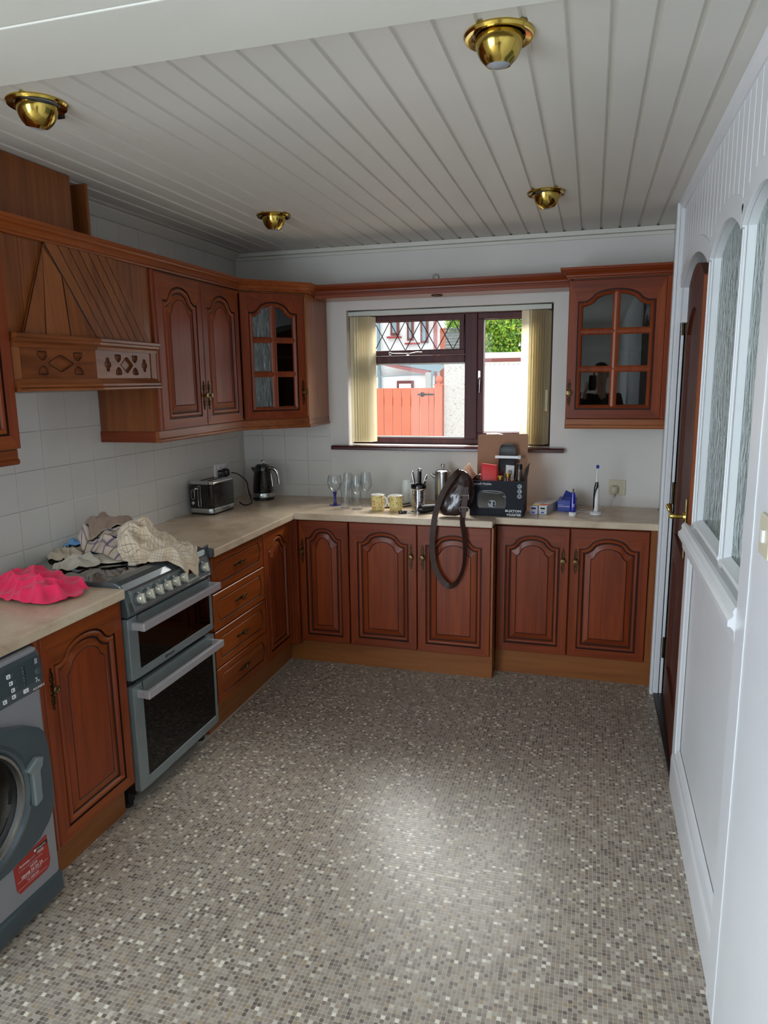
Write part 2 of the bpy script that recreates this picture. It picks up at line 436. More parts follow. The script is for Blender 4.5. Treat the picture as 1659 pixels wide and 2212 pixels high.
o = bpy.data.objects.new('mosaic_tiles', me); COL.objects.link(o); o.parent = fb; o['kind'] = 'stuff'

# ---- walls
struct('wall_left', MB().box(-.12, -.004, -4.35, .2, 0, 2.5).box(-.12, -.004, -7.2, -6.65, 0, 2.5).box(-.12, -.004, -6.65, -4.35, 2.35, 2.5), 'tile_grout')
wl = bpy.data.objects['wall_left']
tm = MB().box(-.004, .0, .0008, .1582, .0008, .1582); t0 = None
def add_tile(parent, loc, rz=0):
    global t0
    if t0 is None:
        t0 = obj('tile', tm, 'white_tile', parent, bevel=.0012); t0.location = loc; t0.rotation_euler = (0, 0, rz); return
    o = t0.copy(); COL.objects.link(o); o.parent = parent; o.location = loc; o.rotation_euler = (0, 0, rz)
TP = .159
for r in range(-1, 10):
    z = .985+(r-0)*TP
    if z+TP > 2.44: continue
    for k in range(0, 19):
        y = -2.94+k*TP+.0
        y = -k*TP-.08-TP
        if z > 1.43 and y > -1.40 and z < 2.1: continue
        if z > 1.43 and y < -2.35: continue
        if z > 1.62 and z < 2.1: continue
        if y < -2.9: continue
        add_tile(wl, (0, y, z))
# back wall with window opening
wb = plate('wall_back', [(-.1, 0), (2.72, 0), (2.72, 2.5), (-.1, 2.5)], [[(.735, 1.25), (1.985, 1.25), (1.985, 2.078), (.735, 2.078)]], .24,
           lambda a, b, d: (a, d, b), 'white_wall')
wb['kind'] = 'structure'
for r in range(-1, 3):
    for k in range(-1, 4):
        z = .985+r*TP
        if z > 1.4: continue
        x = -.025+k*TP
        if x < -.03 or x+TP > .62: continue
        o = t0.copy(); COL.objects.link(o); o.parent = wb; o.location = (x, -.004, z); o.rotation_euler = (0, 0, -PI/2); o.location = (x, -.0042, z)
struct('wall_right', MB().box(2.606, 2.72, -.53, 0, 0, 2.5), 'white_wall')
struct('wall_rear', MB().box(-.1, 4.0, -7.2, -7.08, 0, 2.5), 'white_wall')
struct('wall_hall', MB().box(3.7, 3.8, -7.2, .2, 0, 2.5).box(2.66, 3.8, -.3, -.2, 0, 2.5).box(2.74, 3.8, -4.4, -4.3, 0, 2.5), 'hall_green')
obj('hall_dark_strip', MB().box(2.915, 2.985, -.32, -.3, 0, 2.3).box(3.05, 3.3, -.32, -.3, 0, 2.3), 'hall_dark', bpy.data.objects['wall_hall'])  # dark strips added on the hall end wall to darken parts of the panes

# ---- ceiling: slab, boards, beam
cl = struct('ceiling', MB().box(-.1, 3.8, -7.2, .2, 2.472, 2.56), 'void')
BW = .0975
prof = [(0, .0), (.080, 0), (.0845, .007), (.0975, .007), (.0975, .014), (0, .014)]
bm_ = MB().prism(prof, lambda a, b: (a, -2.70, b), lambda a, b: (a, -.012, b))
b0 = obj('ceiling_board', bm_, 'ceiling_white', cl)
for k in range(27):
    o = b0 if k == 0 else b0.copy()
    if k: COL.objects.link(o); o.parent = cl
    o.location = (-.006+k*BW, 0, 2.45)
struct('trim_1', MB().box(0, 2.606, -.03, 0, 2.425, 2.4495).box(0, 2.606, -.012, 0, 2.405, 2.425), 'beam_white', None, .003)
struct('trim_2', MB().prism([(0, 2.4495), (.045, 2.4495), (.045, 2.443), (.012, 2.405), (0, 2.405)], lambda a, b: (a, -2.65, b), lambda a, b: (a, -.03, b)), 'beam_white')
bb = struct('trim_3', MB().box(0, 2.60, -2.912, -2.669, 2.40, 2.471), 'beam_white', None, .003)
struct('trim_4', MB().box(0, 2.60, -7.1, -2.917, 2.402, 2.471), 'beam_white')
struct('trim_5', MB().box(2.64, 3.7, -7.1, -.2, 2.45, 2.471), 'white_wall')

# ---- partition on the right
def arc(y0, y1, zs, rise, off=0, n=18):
    """points from y0 to y1 (y0>y1) of a segmental arch above the spring line"""
    a = (y0-y1)/2; yc = (y0+y1)/2; Rr = (a*a+rise*rise)/(2*rise); zc = zs+rise-Rr; R2 = Rr+off
    th = math.asin(min(1, (a)/Rr)); out = []
    for i in range(n+1):
        t = -th+2*th*i/n; out.append((yc-R2*math.sin(t), zc+R2*math.cos(t)))
    return out
ZS = 2.055
OP = [(-.62, -1.425, .085), (-1.487, -2.03, .07), (-2.06, -2.455, .06)]
pr_ = Vector
pt = bpy.data.objects.new('wall_partition', None); COL.objects.link(pt); pt['kind'] = 'structure'
pt.name = 'wall_right_partition'
dA = arc(OP[0][0], OP[0][1], ZS, OP[0][2])
outer = [(-.55, 2.25), (-.55, 1.9), (-.62, 1.9)]+[(-.62, ZS)]+dA[1:-1]+[(-1.425, ZS), (-1.425, 1.06), (-2.47, 1.06), (-2.47, 2.25)]
holes = []
for y0, y1, r in OP[1:]:
    holes.append([(y0, 1.12), (y0, ZS)]+arc(y0, y1, ZS, r)[1:-1]+[(y1, ZS), (y1, 1.12)])
plate('pane_frame', outer, holes, .04, lambda a, b, d: (2.604+d, a, b), 'white_gloss', pt)
for i, (y0, y1, r) in enumerate(OP):
    ins = arc(y0, y1, ZS, r); o_ = arc(y0, y1, ZS, r, .058, 24)
    # arch trim: inner arc, and outer arc widened to the middle of the mullions
    ye0, ye1 = y0+.03, y1-.03
    wid = [(min(max(p[0], ye1), ye0) if False else p[0], p[1]) for p in o_]
    m_ = MB(); A = ins; B = arc(y0+.03, y1-.03, ZS+.055, r+.006)
    nn = len(A); vs = []
    for X in (2.590, 2.604):
        vs += [(X, p[0], p[1]) for p in A]+[(X, p[0], p[1]) for p in B]
    fs = []
    for k in range(nn-1):
        fs += [(k, k+1, nn+k+1, nn+k), (2*nn+k, 3*nn+k, 3*nn+k+1, 2*nn+k+1), (k, 2*nn+k, 2*nn+k+1, k+1), (nn+k, nn+k+1, 3*nn+k+1, 3*nn+k)]
    fs += [(0, nn, 3*nn, 2*nn), (nn-1, 3*nn-1, 4*nn-1, 2*nn-1)]
    m_.add(vs, fs); obj('arch_trim', m_, 'white_gloss', pt, True, .002)
    if i:
        g_ = MB().box(2.628, 2.633, y1, y0, 1.12, ZS+r); obj('pane', g_, 'obscure_glass', pt)
for y0, y1 in ((-1.425, -1.487), (-2.03, -2.06), (-2.455, -2.471)):
    obj('mullion_cap', MB().box(2.5905, 2.6045, y1-.0, y0+.0, ZS-.004, 2.118), 'white_gloss', pt)
# vertical beads of the mullions
mm = MB()
for y in (-1.487, -1.425, -2.03, -2.06, -2.455): mm.box(2.597, 2.604, y-.004, y+.004, 1.08, ZS)
obj('bead', mm, 'white_gloss', pt, None, .002)
def zout(y):
    z = 9
    for y0, y1, r in OP:
        if y1-.03 <= y <= y0+.03:
            P_ = arc(y0+.03, y1-.03, ZS+.055, r+.006)
            for (a, b), (c, d) in zip(P_, P_[1:]):
                if c <= y <= a: z = min(z, b+(d-b)*(a-y)/max(1e-6, a-c))
    return 2.10 if z == 9 else z
y = -.56; k = 0
while y > -2.47:
    y2 = max(y-.0785, -2.47); za = zout(y-.004)-.012; zb = zout(y2+.004)-.012
    mb = MB().add([(2.597, y-.0015, za), (2.597, y2+.004, zb), (2.597, y2+.004, 2.44), (2.597, y-.0015, 2.44), (2.6035, y-.0, za), (2.6035, y2, zb), (2.6035, y2, 2.44), (2.6035, y, 2.44)],
                  [(0, 1, 2, 3), (4, 7, 6, 5), (0, 4, 5, 1), (2, 6, 7, 3), (0, 3, 7, 4), (1, 5, 6, 2)])
    obj('board', mb, 'white_gloss', pt, None, .0015)
    y = y2-.0015 if y2 > -2.47 else -9
struct('trim_6', MB().prism([(2.604, 2.4495), (2.572, 2.4495), (2.576, 2.43), (2.592, 2.418), (2.604, 2.418)], lambda a, b: (a, -2.47, b), lambda a, b: (a, -.55, b)), 'white_gloss')
obj('upper_wall', MB().box(2.6045, 2.66, -2.47, -.53, 2.2, 2.47), 'white_gloss', pt)
# lower panelling
plate('lower_frame', [(-1.40, 0), (-2.47, 0), (-2.47, 1.06), (-1.40, 1.06)], [[(-1.475, .175), (-2.43, .175), (-2.43, .985), (-1.475, .985)]], .03, lambda a, b, d: (2.585+d, a, b), 'white_gloss', pt)
obj('lower_panel', MB().box(2.602, 2.64, -2.46, -1.42, .1, 1.05), 'white_gloss', pt)
fr_ = MB()
pm = [(0, 0), (.004, .0), (.012, .006), (.016, .014), (.016, .022), (0, .022)]
def ring_mould(y0, y1, z0, z1, X, w, h):
    mb = MB(); o = [(y0, z0), (y1, z0), (y1, z1), (y0, z1)]
    sg = [(1, 1), (-1, 1), (-1, -1), (1, -1)] if y0 < y1 else [(-1, 1), (1, 1), (1, -1), (-1, -1)]
    lev = [(0, 0), (0, -h*.4), (w*.35, -h), (w*.7, -h*.6), (w, 0)]
    vs = [(X+d, o[i][0]+sg[i][0]*a, o[i][1]+sg[i][1]*a) for a, d in lev for i in range(4)]
    fs = [(l*4+i, l*4+(i+1) % 4, (l+1)*4+(i+1) % 4, (l+1)*4+i) for l in range(len(lev)-1) for i in range(4)]
    return mb.add(vs, fs)
obj('panel_moulding', ring_mould(-2.43, -1.475, .175, .985, 2.600, .03, .010), 'white_gloss', pt)
ring = []
dado = [(0, 1.0), (.012, 1.0), (.014, 1.035), (.022, 1.045), (.030, 1.047), (.030, 1.062), (.022, 1.068), (.018, 1.074), (.020, 1.086), (.014, 1.096), (.004, 1.098), (-.006, 1.09), (-.019, 1.09), (-.019, 1.0)]
obj('dado_rail', MB().prism(dado, lambda a, b: (2.585-a, -2.47, b), lambda a, b: (2.585-a, -1.40, b)), 'white_gloss', pt)
obj('skirting', MB().prism([(0, 0), (.006, 0), (.006, .125), (.004, .14), (.001, .148), (0, .148)], lambda a, b: (2.585-a, -2.47, b), lambda a, b: (2.585-a, -1.425, b)), 'white_gloss', pt)
for y0, y1 in ((-1.487, -2.03), (-2.06, -2.455)):
    obj('pane_sill', MB().prism([(2.596, 1.105), (2.592, 1.112), (2.596, 1.119), (2.627, 1.128), (2.627, 1.105)], lambda a, b: (a, y1, b), lambda a, b: (a, y0, b)), 'white_gloss', pt)
# pier nearest the camera
pier = struct('wall_pier', MB().box(2.572, 2.74, -7.1, -2.47, 0, 2.5), 'white_gloss', None, .004); pier.name = 'wall_right_pier'
rz_ = [(2.5715, -2.585+.004*noise.noise((0, 0, z*9))+.0025*noise.noise((3, 0, z*37)), z) for z in [i*.02 for i in range(0, 119)]]
obj('paint_ridge', MB().tube(rz_, .0016, 5, 0, flat=1.0), 'white_gloss', pier)
# door casing post
struct('trim_7', MB().box(2.566, 2.66, -.53, -.48, 0, 2.449).box(2.572, 2.580, -.536, -.53, 0, 2.445).box(2.586, 2.608, -.539, -.53, 0, 2.445).box(2.612, 2.626, -.535, -.53, 0, 2.2), 'white_gloss', None, .003)
struct('trim_8', MB().box(2.585, 2.67, -1.40, -.53, 0, .014), 'threshold', None, .003)
struct('trim_9', MB().box(2.64, 2.66, -.62, -.53, 0, 2.2), 'white_gloss')

# ---- open wooden door in the partition
dr = bpy.data.objects.new('door_1', None); COL.objects.link(dr); dr['kind'] = 'structure'
ang = math.radians(2.6)
# local: x along the door from the hinge to the lock side, y = towards the kitchen, z up
U = Vector((-math.sin(ang), -math.cos(ang), 0)); Wn = Vector((-math.cos(ang), math.sin(ang), 0))
Fm = frame((2.628, -.55, 0), U, Wn)
DW = .79
def dtop(u, off=0):
    P_ = arc(0, -DW, 2.025, .085)
    return P_
dout = [(0, .02), (0, 2.025)]+[(-a, b) for a, b in arc(0, -DW, 2.025, .085)[1:-1]]+[(DW, 2.025), (DW, .02)]
hol = [(.11, .9), (.11, 1.84)]+[(.11-a, b) for a, b in arc(0, -(DW-.22), 1.84, .10)[1:-1]]+[(DW-.11, 1.84), (DW-.11, .9)]
hol2 = [(.11, .22), (.11, .78), (DW-.11, .78), (DW-.11, .22)]
plate('leaf_frame', dout, [hol, hol2], .034, lambda a, b, d: tuple(Fm @ Vector((a, -.036+d, b))), 'door_wood', dr)
x0 = .11; k = 0
while x0 < DW-.12:
    mb = MB(); mb.M = Fm; mb.box(x0+.002, min(x0+.093, DW-.11), -.026, -.016, .2, 1.93); obj('plank', mb, 'door_wood', dr, None, .002); x0 += .095
mb = MB(); mb.M = Fm; mb.box(DW-.0005, DW+.002, -.035, -.003, .02, 2.02); obj('lock_edge', mb, 'door_edge', dr)
mb = MB(); mb.M = Fm
for zz in ((.9, 1.84), (.22, .78)):
    for xx, s_ in ((.11, 1), (DW-.11, -1)): mb.box(xx, xx+s_*.02, -.014, -.006, *zz); mb.box(xx+s_*.02, xx+s_*.026, -.02, -.010, *zz)
obj('moulding', mb, 'door_wood', dr, None, .002)
for hz in (1.9, 1.08, .27):
    mb = MB(); mb.M = Fm; mb.lathe([(.007, hz-.055), (.007, hz+.055)], 10, 0, (-.006, .008, 0)); mb.box(-.03, .02, -.003, .002, hz-.05, hz+.05)
    obj('hinge', mb, 'old_brass', dr)
mb = MB(); mb.M = Fm; mb.box(DW-.075, DW-.035, 0, .004, .93, 1.17); obj('handle_plate', mb, 'brass', dr, None, .0015)
mb = MB(); mb.M = Fm
mb.tube([(DW-.055, .003, 1.10), (DW-.055, .012, 1.10)], [.02, .017], 14); mb.tube([(DW-.055, .01, 1.10), (DW-.055, .035, 1.10), (DW-.056, .048, 1.10), (DW-.06, .055, 1.10)], [.009, .008, .01, .011], 12)
mb.tube([(DW-.052, .053, 1.10), (DW-.075, .056, 1.10), (DW-.11, .056, 1.106), (DW-.145, .058, 1.116), (DW-.160, .060, 1.124)], [.011, .009, .008, .011, .013], 12)
obj('handle', mb, 'brass', dr)

# ---- window
def wbox(x0, x1, z0, z1, y0, y1, mb=None): return (mb or MB()).box(x0, x1, y0, y1, z0, z1)
win = bpy.data.objects.new('window_1', None); COL.objects.link(win); win['kind'] = 'structure'
fm = MB()
fm.box(.735, 1.985, .105, .20, 1.25, 1.285); fm.box(.735, 1.985, .105, .20, 2.045, 2.078); fm.box(.735, .775, .105, .20, 1.285, 2.045); fm.box(1.945, 1.985, .105, .20, 1.285, 2.045)
fm.box(1.458, 1.535, .105, .20, 1.285, 2.045); fm.box(.775, 1.458, .105, .20, 1.755, 1.80)
obj('window_frame', fm, 'frame_wood', win, None, .004)
def sash(name, x0, x1, z0, z1, wd, y0, y1):
    mb = MB(); mb.box(x0, x1, y0, y1, z0, z0+wd); mb.box(x0, x1, y0, y1, z1-wd, z1); mb.box(x0, x0+wd, y0, y1, z0+wd, z1-wd); mb.box(x1-wd, x1, y0, y1, z0+wd, z1-wd)
    return obj(name, mb, 'frame_wood', win, None, .003)
s1 = sash('top_sash', .778, 1.455, 1.803, 2.042, .03, .10, .17)
s2 = sash('casement_sash', 1.538, 1.942, 1.289, 2.042, .035, .10, .17)
obj('pane', MB().box(.806, 1.427, .135, .139, 1.831, 2.014), 'pane_glass', s1)
obj('pane', MB().box(1.57, 1.91, .135, .139, 1.322, 2.009), 'pane_glass', s2)
obj('pane', MB().box(.775, 1.458, .15, .154, 1.285, 1.755), 'pane_glass', win)
obj('glazing_bead', MB().box(.775, 1.458, .125, .15, 1.285, 1.297).box(.775, 1.458, .125, .15, 1.745, 1.755), 'blind_rail', win, None, .002)
# leaded diamonds
ld = MB(); z0, z1 = 1.833, 2.012; hw = .0905; x = .80-.04
def clipseg(x0, z0, x1, z1):
    lo, hi = .808, 1.425
    t0, t1 = 0, 1
    dx = x1-x0
    ta, tb = (lo-x0)/dx, (hi-x0)/dx
    if ta > tb: ta, tb = tb, ta
    t0, t1 = max(0, ta), min(1, tb)
    if t1 <= t0: return None
    return (x0+dx*t0, z0+(z1-z0)*t0), (x0+dx*t1, z0+(z1-z0)*t1)
k = -2
while k < 9:
    xa = .776+k*.1005
    for s_ in (1, -1):
        c_ = clipseg(xa, z0 if s_ > 0 else z1, xa+.1005, z1 if s_ > 0 else z0) if True else None
        if c_:
            (a, b_), (c2, d2) = c_
            ld.tube([(a, .131, b_), (c2, .131, d2)], .0030, 6)
    k += 1
obj('leading', ld, 'lead', s1)
sy = MB().tube([(.98, .085, 1.815), (1.03, .075, 1.812), (1.12, .078, 1.81), (1.17, .07, 1.818), (1.2, .065, 1.816)], [.004, .005, .005, .005, .004], 8).box(.985, 1.0, .08, .1, 1.805, 1.825).box(1.10, 1.115, .075, .1, 1.80, 1.815)
obj('window_stay', sy, 'chrome', s1)
sy = MB().tube([(1.60, .09, 1.317), (1.66, .075, 1.319), (1.72, .07, 1.313)], [.004, .005, .004], 8)
obj('window_stay', sy, 'chrome', s2)
sy = MB().box(1.545, 1.556, .086, .1, 1.58, 1.70).tube([(1.551, .085, 1.66), (1.552, .072, 1.64), (1.55, .07, 1.57)], [.005, .006, .005], 8)
obj('casement_handle', sy, 'chrome', s2)
sill = MB().prism([(-.055, 1.222), (-.055, 1.240), (-.048, 1.248), (.12, 1.2505), (.12, 1.222)], lambda a, b: (.632, a, b), lambda a, b: (2.068, a, b))
struct('trim_10', sill, 'sill_wood', None, .003)

# ================================================================== CABINETS
def offset_loop(P, d):
    """inward offset of a closed ccw loop (a,b)"""
    n = len(P); out = []
    for i in range(n):
        p0, p1, p2 = Vector(P[i-1]), Vector(P[i]), Vector(P[(i+1) % n])
        e0 = (p1-p0).normalized(); e1 = (p2-p1).normalized()
        n0 = Vector((-e0.y, e0.x)); n1 = Vector((-e1.y, e1.x)); b = n0+n1
        if b.length < 1e-6: b = n0
        b.normalize(); k = 1/max(.55, b.dot(n0)); out.append((p1.x+b.x*d*k, p1.y+b.y*d*k))
    return out
def cathedral(x0, x1, z0, zs, rise, n=26, flat=.82):
    """ccw loop: bottom-left, bottom-right, up the right side, ogee arch back to the left"""
    P = [(x0, z0), (x1, z0), (x1, zs)]; cx = (x0+x1)/2; hw = (x1-x0)/2
    for i in range(n+1):
        u = 1-2*i/n
        u = math.copysign(abs(u)**.8, u)*flat
        t = abs(u)/flat
        if t > .76: s = .34*((1-t)/.24)**1.6
        else: s = .34+.66*max(0, 1-(t/.76)**2)**.62
        P.append((cx+u*hw, zs+rise*s))
    P.append((x0, zs)); return P, (0, 1, 2, len(P)-1)
def drawer_loop(x0, x1, z0, z1, n=12):
    P = [(x0, z0), (x1, z0)]; h = z1-z0
    def bulge(t):   # 0..1 up the side -> outward offset
        return .015*min(1, math.sin(PI*(t-.13)/.74)*1.6)**.8 if .13 < t < .87 else 0
    c1 = len(P)-1
    for i in range(1, n): t = i/n; P.append((x1+bulge(t), z0+h*t))
    P.append((x1, z1)); c2 = len(P)-1
    P.append((x0, z1)); c3 = len(P)-1
    for i in range(1, n): t = 1-i/n; P.append((x0-bulge(t), z0+h*t))
    return P, (0, c1, c2, c3)
def map_outer(P, cs, w, h, pad):
    """matching vertices on the outer rectangle"""
    n = len(P); out = [None]*n; R_ = [(pad, pad), (w-pad, pad), (w-pad, h-pad), (pad, h-pad)]
    for q in range(4):
        a, b_ = cs[q], cs[(q+1) % 4]; idx = [a]; i = a
        while i != b_: i = (i+1) % n; idx.append(i)
        L = [0]
        for j in range(1, len(idx)): L.append(L[-1]+(Vector(P[idx[j]])-Vector(P[idx[j-1]])).length)
        for j, i in enumerate(idx):
            t = L[j]/L[-1]; out[i] = (R_[q][0]+(R_[(q+1) % 4][0]-R_[q][0])*t, R_[q][1]+(R_[(q+1) % 4][1]-R_[q][1])*t)
    return out
# levels inwards from the opening edge: (inset, depth out, material of the ring before it) 0 stile wood 1 rail wood 2 groove
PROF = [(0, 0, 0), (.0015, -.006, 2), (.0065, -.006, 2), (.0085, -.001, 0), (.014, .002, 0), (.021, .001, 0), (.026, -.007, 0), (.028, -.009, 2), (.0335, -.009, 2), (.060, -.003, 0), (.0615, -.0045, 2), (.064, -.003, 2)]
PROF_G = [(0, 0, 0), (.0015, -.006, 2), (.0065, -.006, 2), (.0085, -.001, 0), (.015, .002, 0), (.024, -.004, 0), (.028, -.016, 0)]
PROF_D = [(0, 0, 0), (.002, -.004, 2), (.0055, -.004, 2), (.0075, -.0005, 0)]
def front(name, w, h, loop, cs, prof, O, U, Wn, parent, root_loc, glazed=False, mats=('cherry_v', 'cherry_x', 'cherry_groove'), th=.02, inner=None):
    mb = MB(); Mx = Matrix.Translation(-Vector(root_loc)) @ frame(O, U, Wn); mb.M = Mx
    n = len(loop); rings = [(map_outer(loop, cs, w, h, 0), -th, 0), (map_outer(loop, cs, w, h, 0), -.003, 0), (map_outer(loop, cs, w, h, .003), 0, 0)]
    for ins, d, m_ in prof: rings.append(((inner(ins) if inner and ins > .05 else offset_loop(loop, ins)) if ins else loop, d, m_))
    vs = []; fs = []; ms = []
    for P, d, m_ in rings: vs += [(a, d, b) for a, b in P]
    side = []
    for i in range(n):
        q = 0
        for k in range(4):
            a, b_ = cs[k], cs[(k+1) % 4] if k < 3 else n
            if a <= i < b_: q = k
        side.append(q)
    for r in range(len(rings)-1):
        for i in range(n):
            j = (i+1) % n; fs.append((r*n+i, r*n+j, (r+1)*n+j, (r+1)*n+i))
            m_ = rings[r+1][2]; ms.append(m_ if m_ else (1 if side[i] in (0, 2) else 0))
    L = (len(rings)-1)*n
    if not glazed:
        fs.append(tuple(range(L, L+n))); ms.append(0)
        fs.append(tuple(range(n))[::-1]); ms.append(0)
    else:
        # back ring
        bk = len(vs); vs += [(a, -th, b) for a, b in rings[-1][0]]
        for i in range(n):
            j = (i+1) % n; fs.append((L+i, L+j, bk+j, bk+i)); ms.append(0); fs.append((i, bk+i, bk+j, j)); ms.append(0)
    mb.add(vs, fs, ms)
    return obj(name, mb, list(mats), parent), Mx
def pull(parent, Mx, u, v, horiz=False, s=1.0):
    """antique brass backplate with rings and leaves, and a round knob"""
    mb = MB(); mb.M = Mx @ Matrix.Translation((u, 0, v)) @ (Matrix.Rotation(PI/2, 4, 'Y') if horiz else Matrix.Identity(4)) @ Matrix.Scale(s, 4)
    def leaf(z0, z1, w):
        mb.prism([(0, z0), (w*.6, z0+(z1-z0)*.25), (w, z0+(z1-z0)*.5), (w*.5, z0+(z1-z0)*.8), (0, z1), (-w*.5, z0+(z1-z0)*.8), (-w, z0+(z1-z0)*.5), (-w*.6, z0+(z1-z0)*.25)], lambda a, b: (a, .0005, b), lambda a, b: (a*.6, .0038, b))
    for sg in (1, -1):
        leaf(sg*.004, sg*.026, .011)
        for zc, rr in ((.033, .0068), (.047, .006)):
            mb.ring((0, .003, sg*zc), (1, 0, 0), (0, 0, 1), rr, .0026, 12, 6)
        leaf(sg*.052, sg*.060, .0052); leaf(sg*.058, sg*.072, .0048)
    pl = obj('handle_plate', mb, 'old_brass', parent)
    mb = MB(); mb.M = Mx @ Matrix.Translation((u, 0, v)) @ Matrix.Rotation(-PI/2, 4, 'X')
    prof = [(.006, 0), (.005, .008), (.006, .012), (.0125, .016), (.0135, .020), (.012, .023), (.008, .0235), (.006, .022), (.0001, .0225)]
    mb.lathe([(a*s, b*s) for a, b in prof], 18, caps=False)
    obj('knob', mb, 'knob_brass', parent)
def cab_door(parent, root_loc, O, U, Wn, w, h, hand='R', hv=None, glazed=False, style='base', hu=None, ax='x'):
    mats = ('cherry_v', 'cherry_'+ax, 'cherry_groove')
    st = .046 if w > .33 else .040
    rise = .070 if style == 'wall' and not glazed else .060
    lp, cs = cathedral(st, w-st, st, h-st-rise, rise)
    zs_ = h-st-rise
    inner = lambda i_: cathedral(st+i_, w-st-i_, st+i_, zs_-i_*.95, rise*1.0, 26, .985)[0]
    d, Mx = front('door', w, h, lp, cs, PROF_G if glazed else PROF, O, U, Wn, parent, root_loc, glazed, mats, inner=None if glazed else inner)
    u_ = (w-.03) if hand == 'R' else .03
    if hu is not None: u_ = hu
    pull(d, Mx, u_, hv if hv is not None else (h-.18 if style == 'base' else .15))
    if glazed:
        x0, x1, zb, zt = st+.028, w-st-.028, st+.028, h-st-.006
        zz = h-st-rise
        bw = .018; cx = w/2
        bars = MB(); bars.M = Mx
        def bar(a0, a1, b0, b1, vert):
            c_ = (a0+a1)/2 if vert else (b0+b1)/2; r_ = (a1-a0)/2 if vert else (b1-b0)/2
            sec = [(-r_, -.016), (-r_, -.006), (-r_*.55, -.001), (0, .001), (r_*.55, -.001), (r_, -.006), (r_, -.016)]
            if vert: bars.prism(sec, lambda a, b: (c_+a, b, b0), lambda a, b: (c_+a, b, b1))
            else: bars.prism(sec, lambda a, b: (a0, b, c_+a), lambda a, b: (a1, b, c_+a))
        zA = zb+(zz-zb)*.36; zB = zb+(zz-zb)*.74
        zA = zb+(zt-zb)*.315; zB = zb+(zt-zb)*.645
        bar(cx-bw, cx+bw, zb-.012, zt-.004, True)
        for z in (zA, zB): bar(x0-.012, x1+.012, z-bw*.9, z+bw*.9, False)
        obj('glazing_bar', bars, mats[0], d)
        for a0, a1 in ((x0-.004, cx), (cx, x1+.004)):
            for b0, b1 in ((zb-.004, zA), (zA, zB), (zB, zt)):
                mb = MB(); mb.M = Mx; mb.box(a0, a1, -.0155, -.0125, b0, b1 if b1 < zt else zt-.002)
                obj('pane', mb, 'lined_glass' if (glazed == 'lined' and a0 < cx-.01 and b0 < zB+.001) else 'cabinet_glass', d)
    return d
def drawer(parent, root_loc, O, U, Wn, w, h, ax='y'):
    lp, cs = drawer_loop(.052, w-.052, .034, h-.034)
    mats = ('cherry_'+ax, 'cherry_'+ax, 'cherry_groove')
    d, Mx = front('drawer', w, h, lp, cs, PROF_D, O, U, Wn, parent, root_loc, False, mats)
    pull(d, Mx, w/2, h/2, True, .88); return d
def body(name, parent, x0, x1, y0, y1, z0, z1, mat, open_face=None, t=.018, inner='oak_dark'):
    mb = MB()
    if open_face is None: mb.box(x0, x1, y0, y1, z0, z1)
    else: mb.box(x0, x0+t, y0, y1, z0, z1).box(x1-t, x1, y0, y1, z0, z1).box(x0+t, x1-t, y0, y1, z0, z0+t).box(x0+t, x1-t, y0, y1, z1-t, z1).box(x0+t, x1-t, y1-t, y1, z0+t, z1-t)
    return obj(name, mb, mat, parent, True)
ZB, ZT = .14, .866      # base doors
HD = ZT-ZB
X, Y_, Zv = Vector((1, 0, 0)), Vector((0, 1, 0)), Vector((0, 0, 1))

# --- left run. fronts at x = .575, viewed from +x: image right is +y
def leftcab(y0, y1): return (.28, (y0+y1)/2, 0)
# near single door unit
c = thing('base_cabinet', 'single-door cherry base cabinet between the washing machine and the cooker', 'cabinet', (.28, -2.36, 0), 0, None)
obj('carcass', MB().box(.02, .553, -2.575, -2.158, .14, .868), 'oak_dark', c, True)
cab_door(c, c.location, (.575, -2.565, ZB-.005), Y_, X, .405, HD+.005, 'L', ax='y')
obj('end_post', MB().prism([(.553, -2.600), (.572, -2.600), (.579, -2.594), (.581, -2.585), (.577, -2.572), (.553, -2.570)], lambda a, b: (a, b, .14), lambda a, b: (a, b, .868)), 'cherry_v', c, True)
# four drawer unit
c = thing('drawer_cabinet', 'cherry base cabinet with four drawers to the right of the cooker', 'cabinet', (.28, -1.23, 0))
obj('carcass', MB().box(.02, .553, -1.505, -.955, .14, .868), 'oak_dark', c, True)
hs = [.176, .183, .183, .178]; z = .868
for h_ in hs:
    z -= h_; drawer(c, c.location, (.575, -1.500, z+.002), Y_, X, .532, h_-.006)
# narrow door by the corner
c = thing('base_cabinet', 'narrow cherry base cabinet in the corner beside the four drawers', 'cabinet', (.28, -.8, 0))
obj('carcass', MB().box(.02, .553, -.953, -.57, .14, .868), 'oak_dark', c, True)
cab_door(c, c.location, (.575, -.955, ZB), Y_, X, .335, HD, 'L', ax='y').name = 'door'
for ch in list(c.children):
    if ch.name.startswith('door'):
        for g_ in list(ch.children):
            bpy.data.objects.remove(g_)      # this door shows no handle: it opens with the one beside it
obj('corner_post', MB().box(.553, .580, -.615, -.575, .12, .868).box(.578, .610, -.598, -.557, .12, .868), 'cherry_v', c, True, .002)
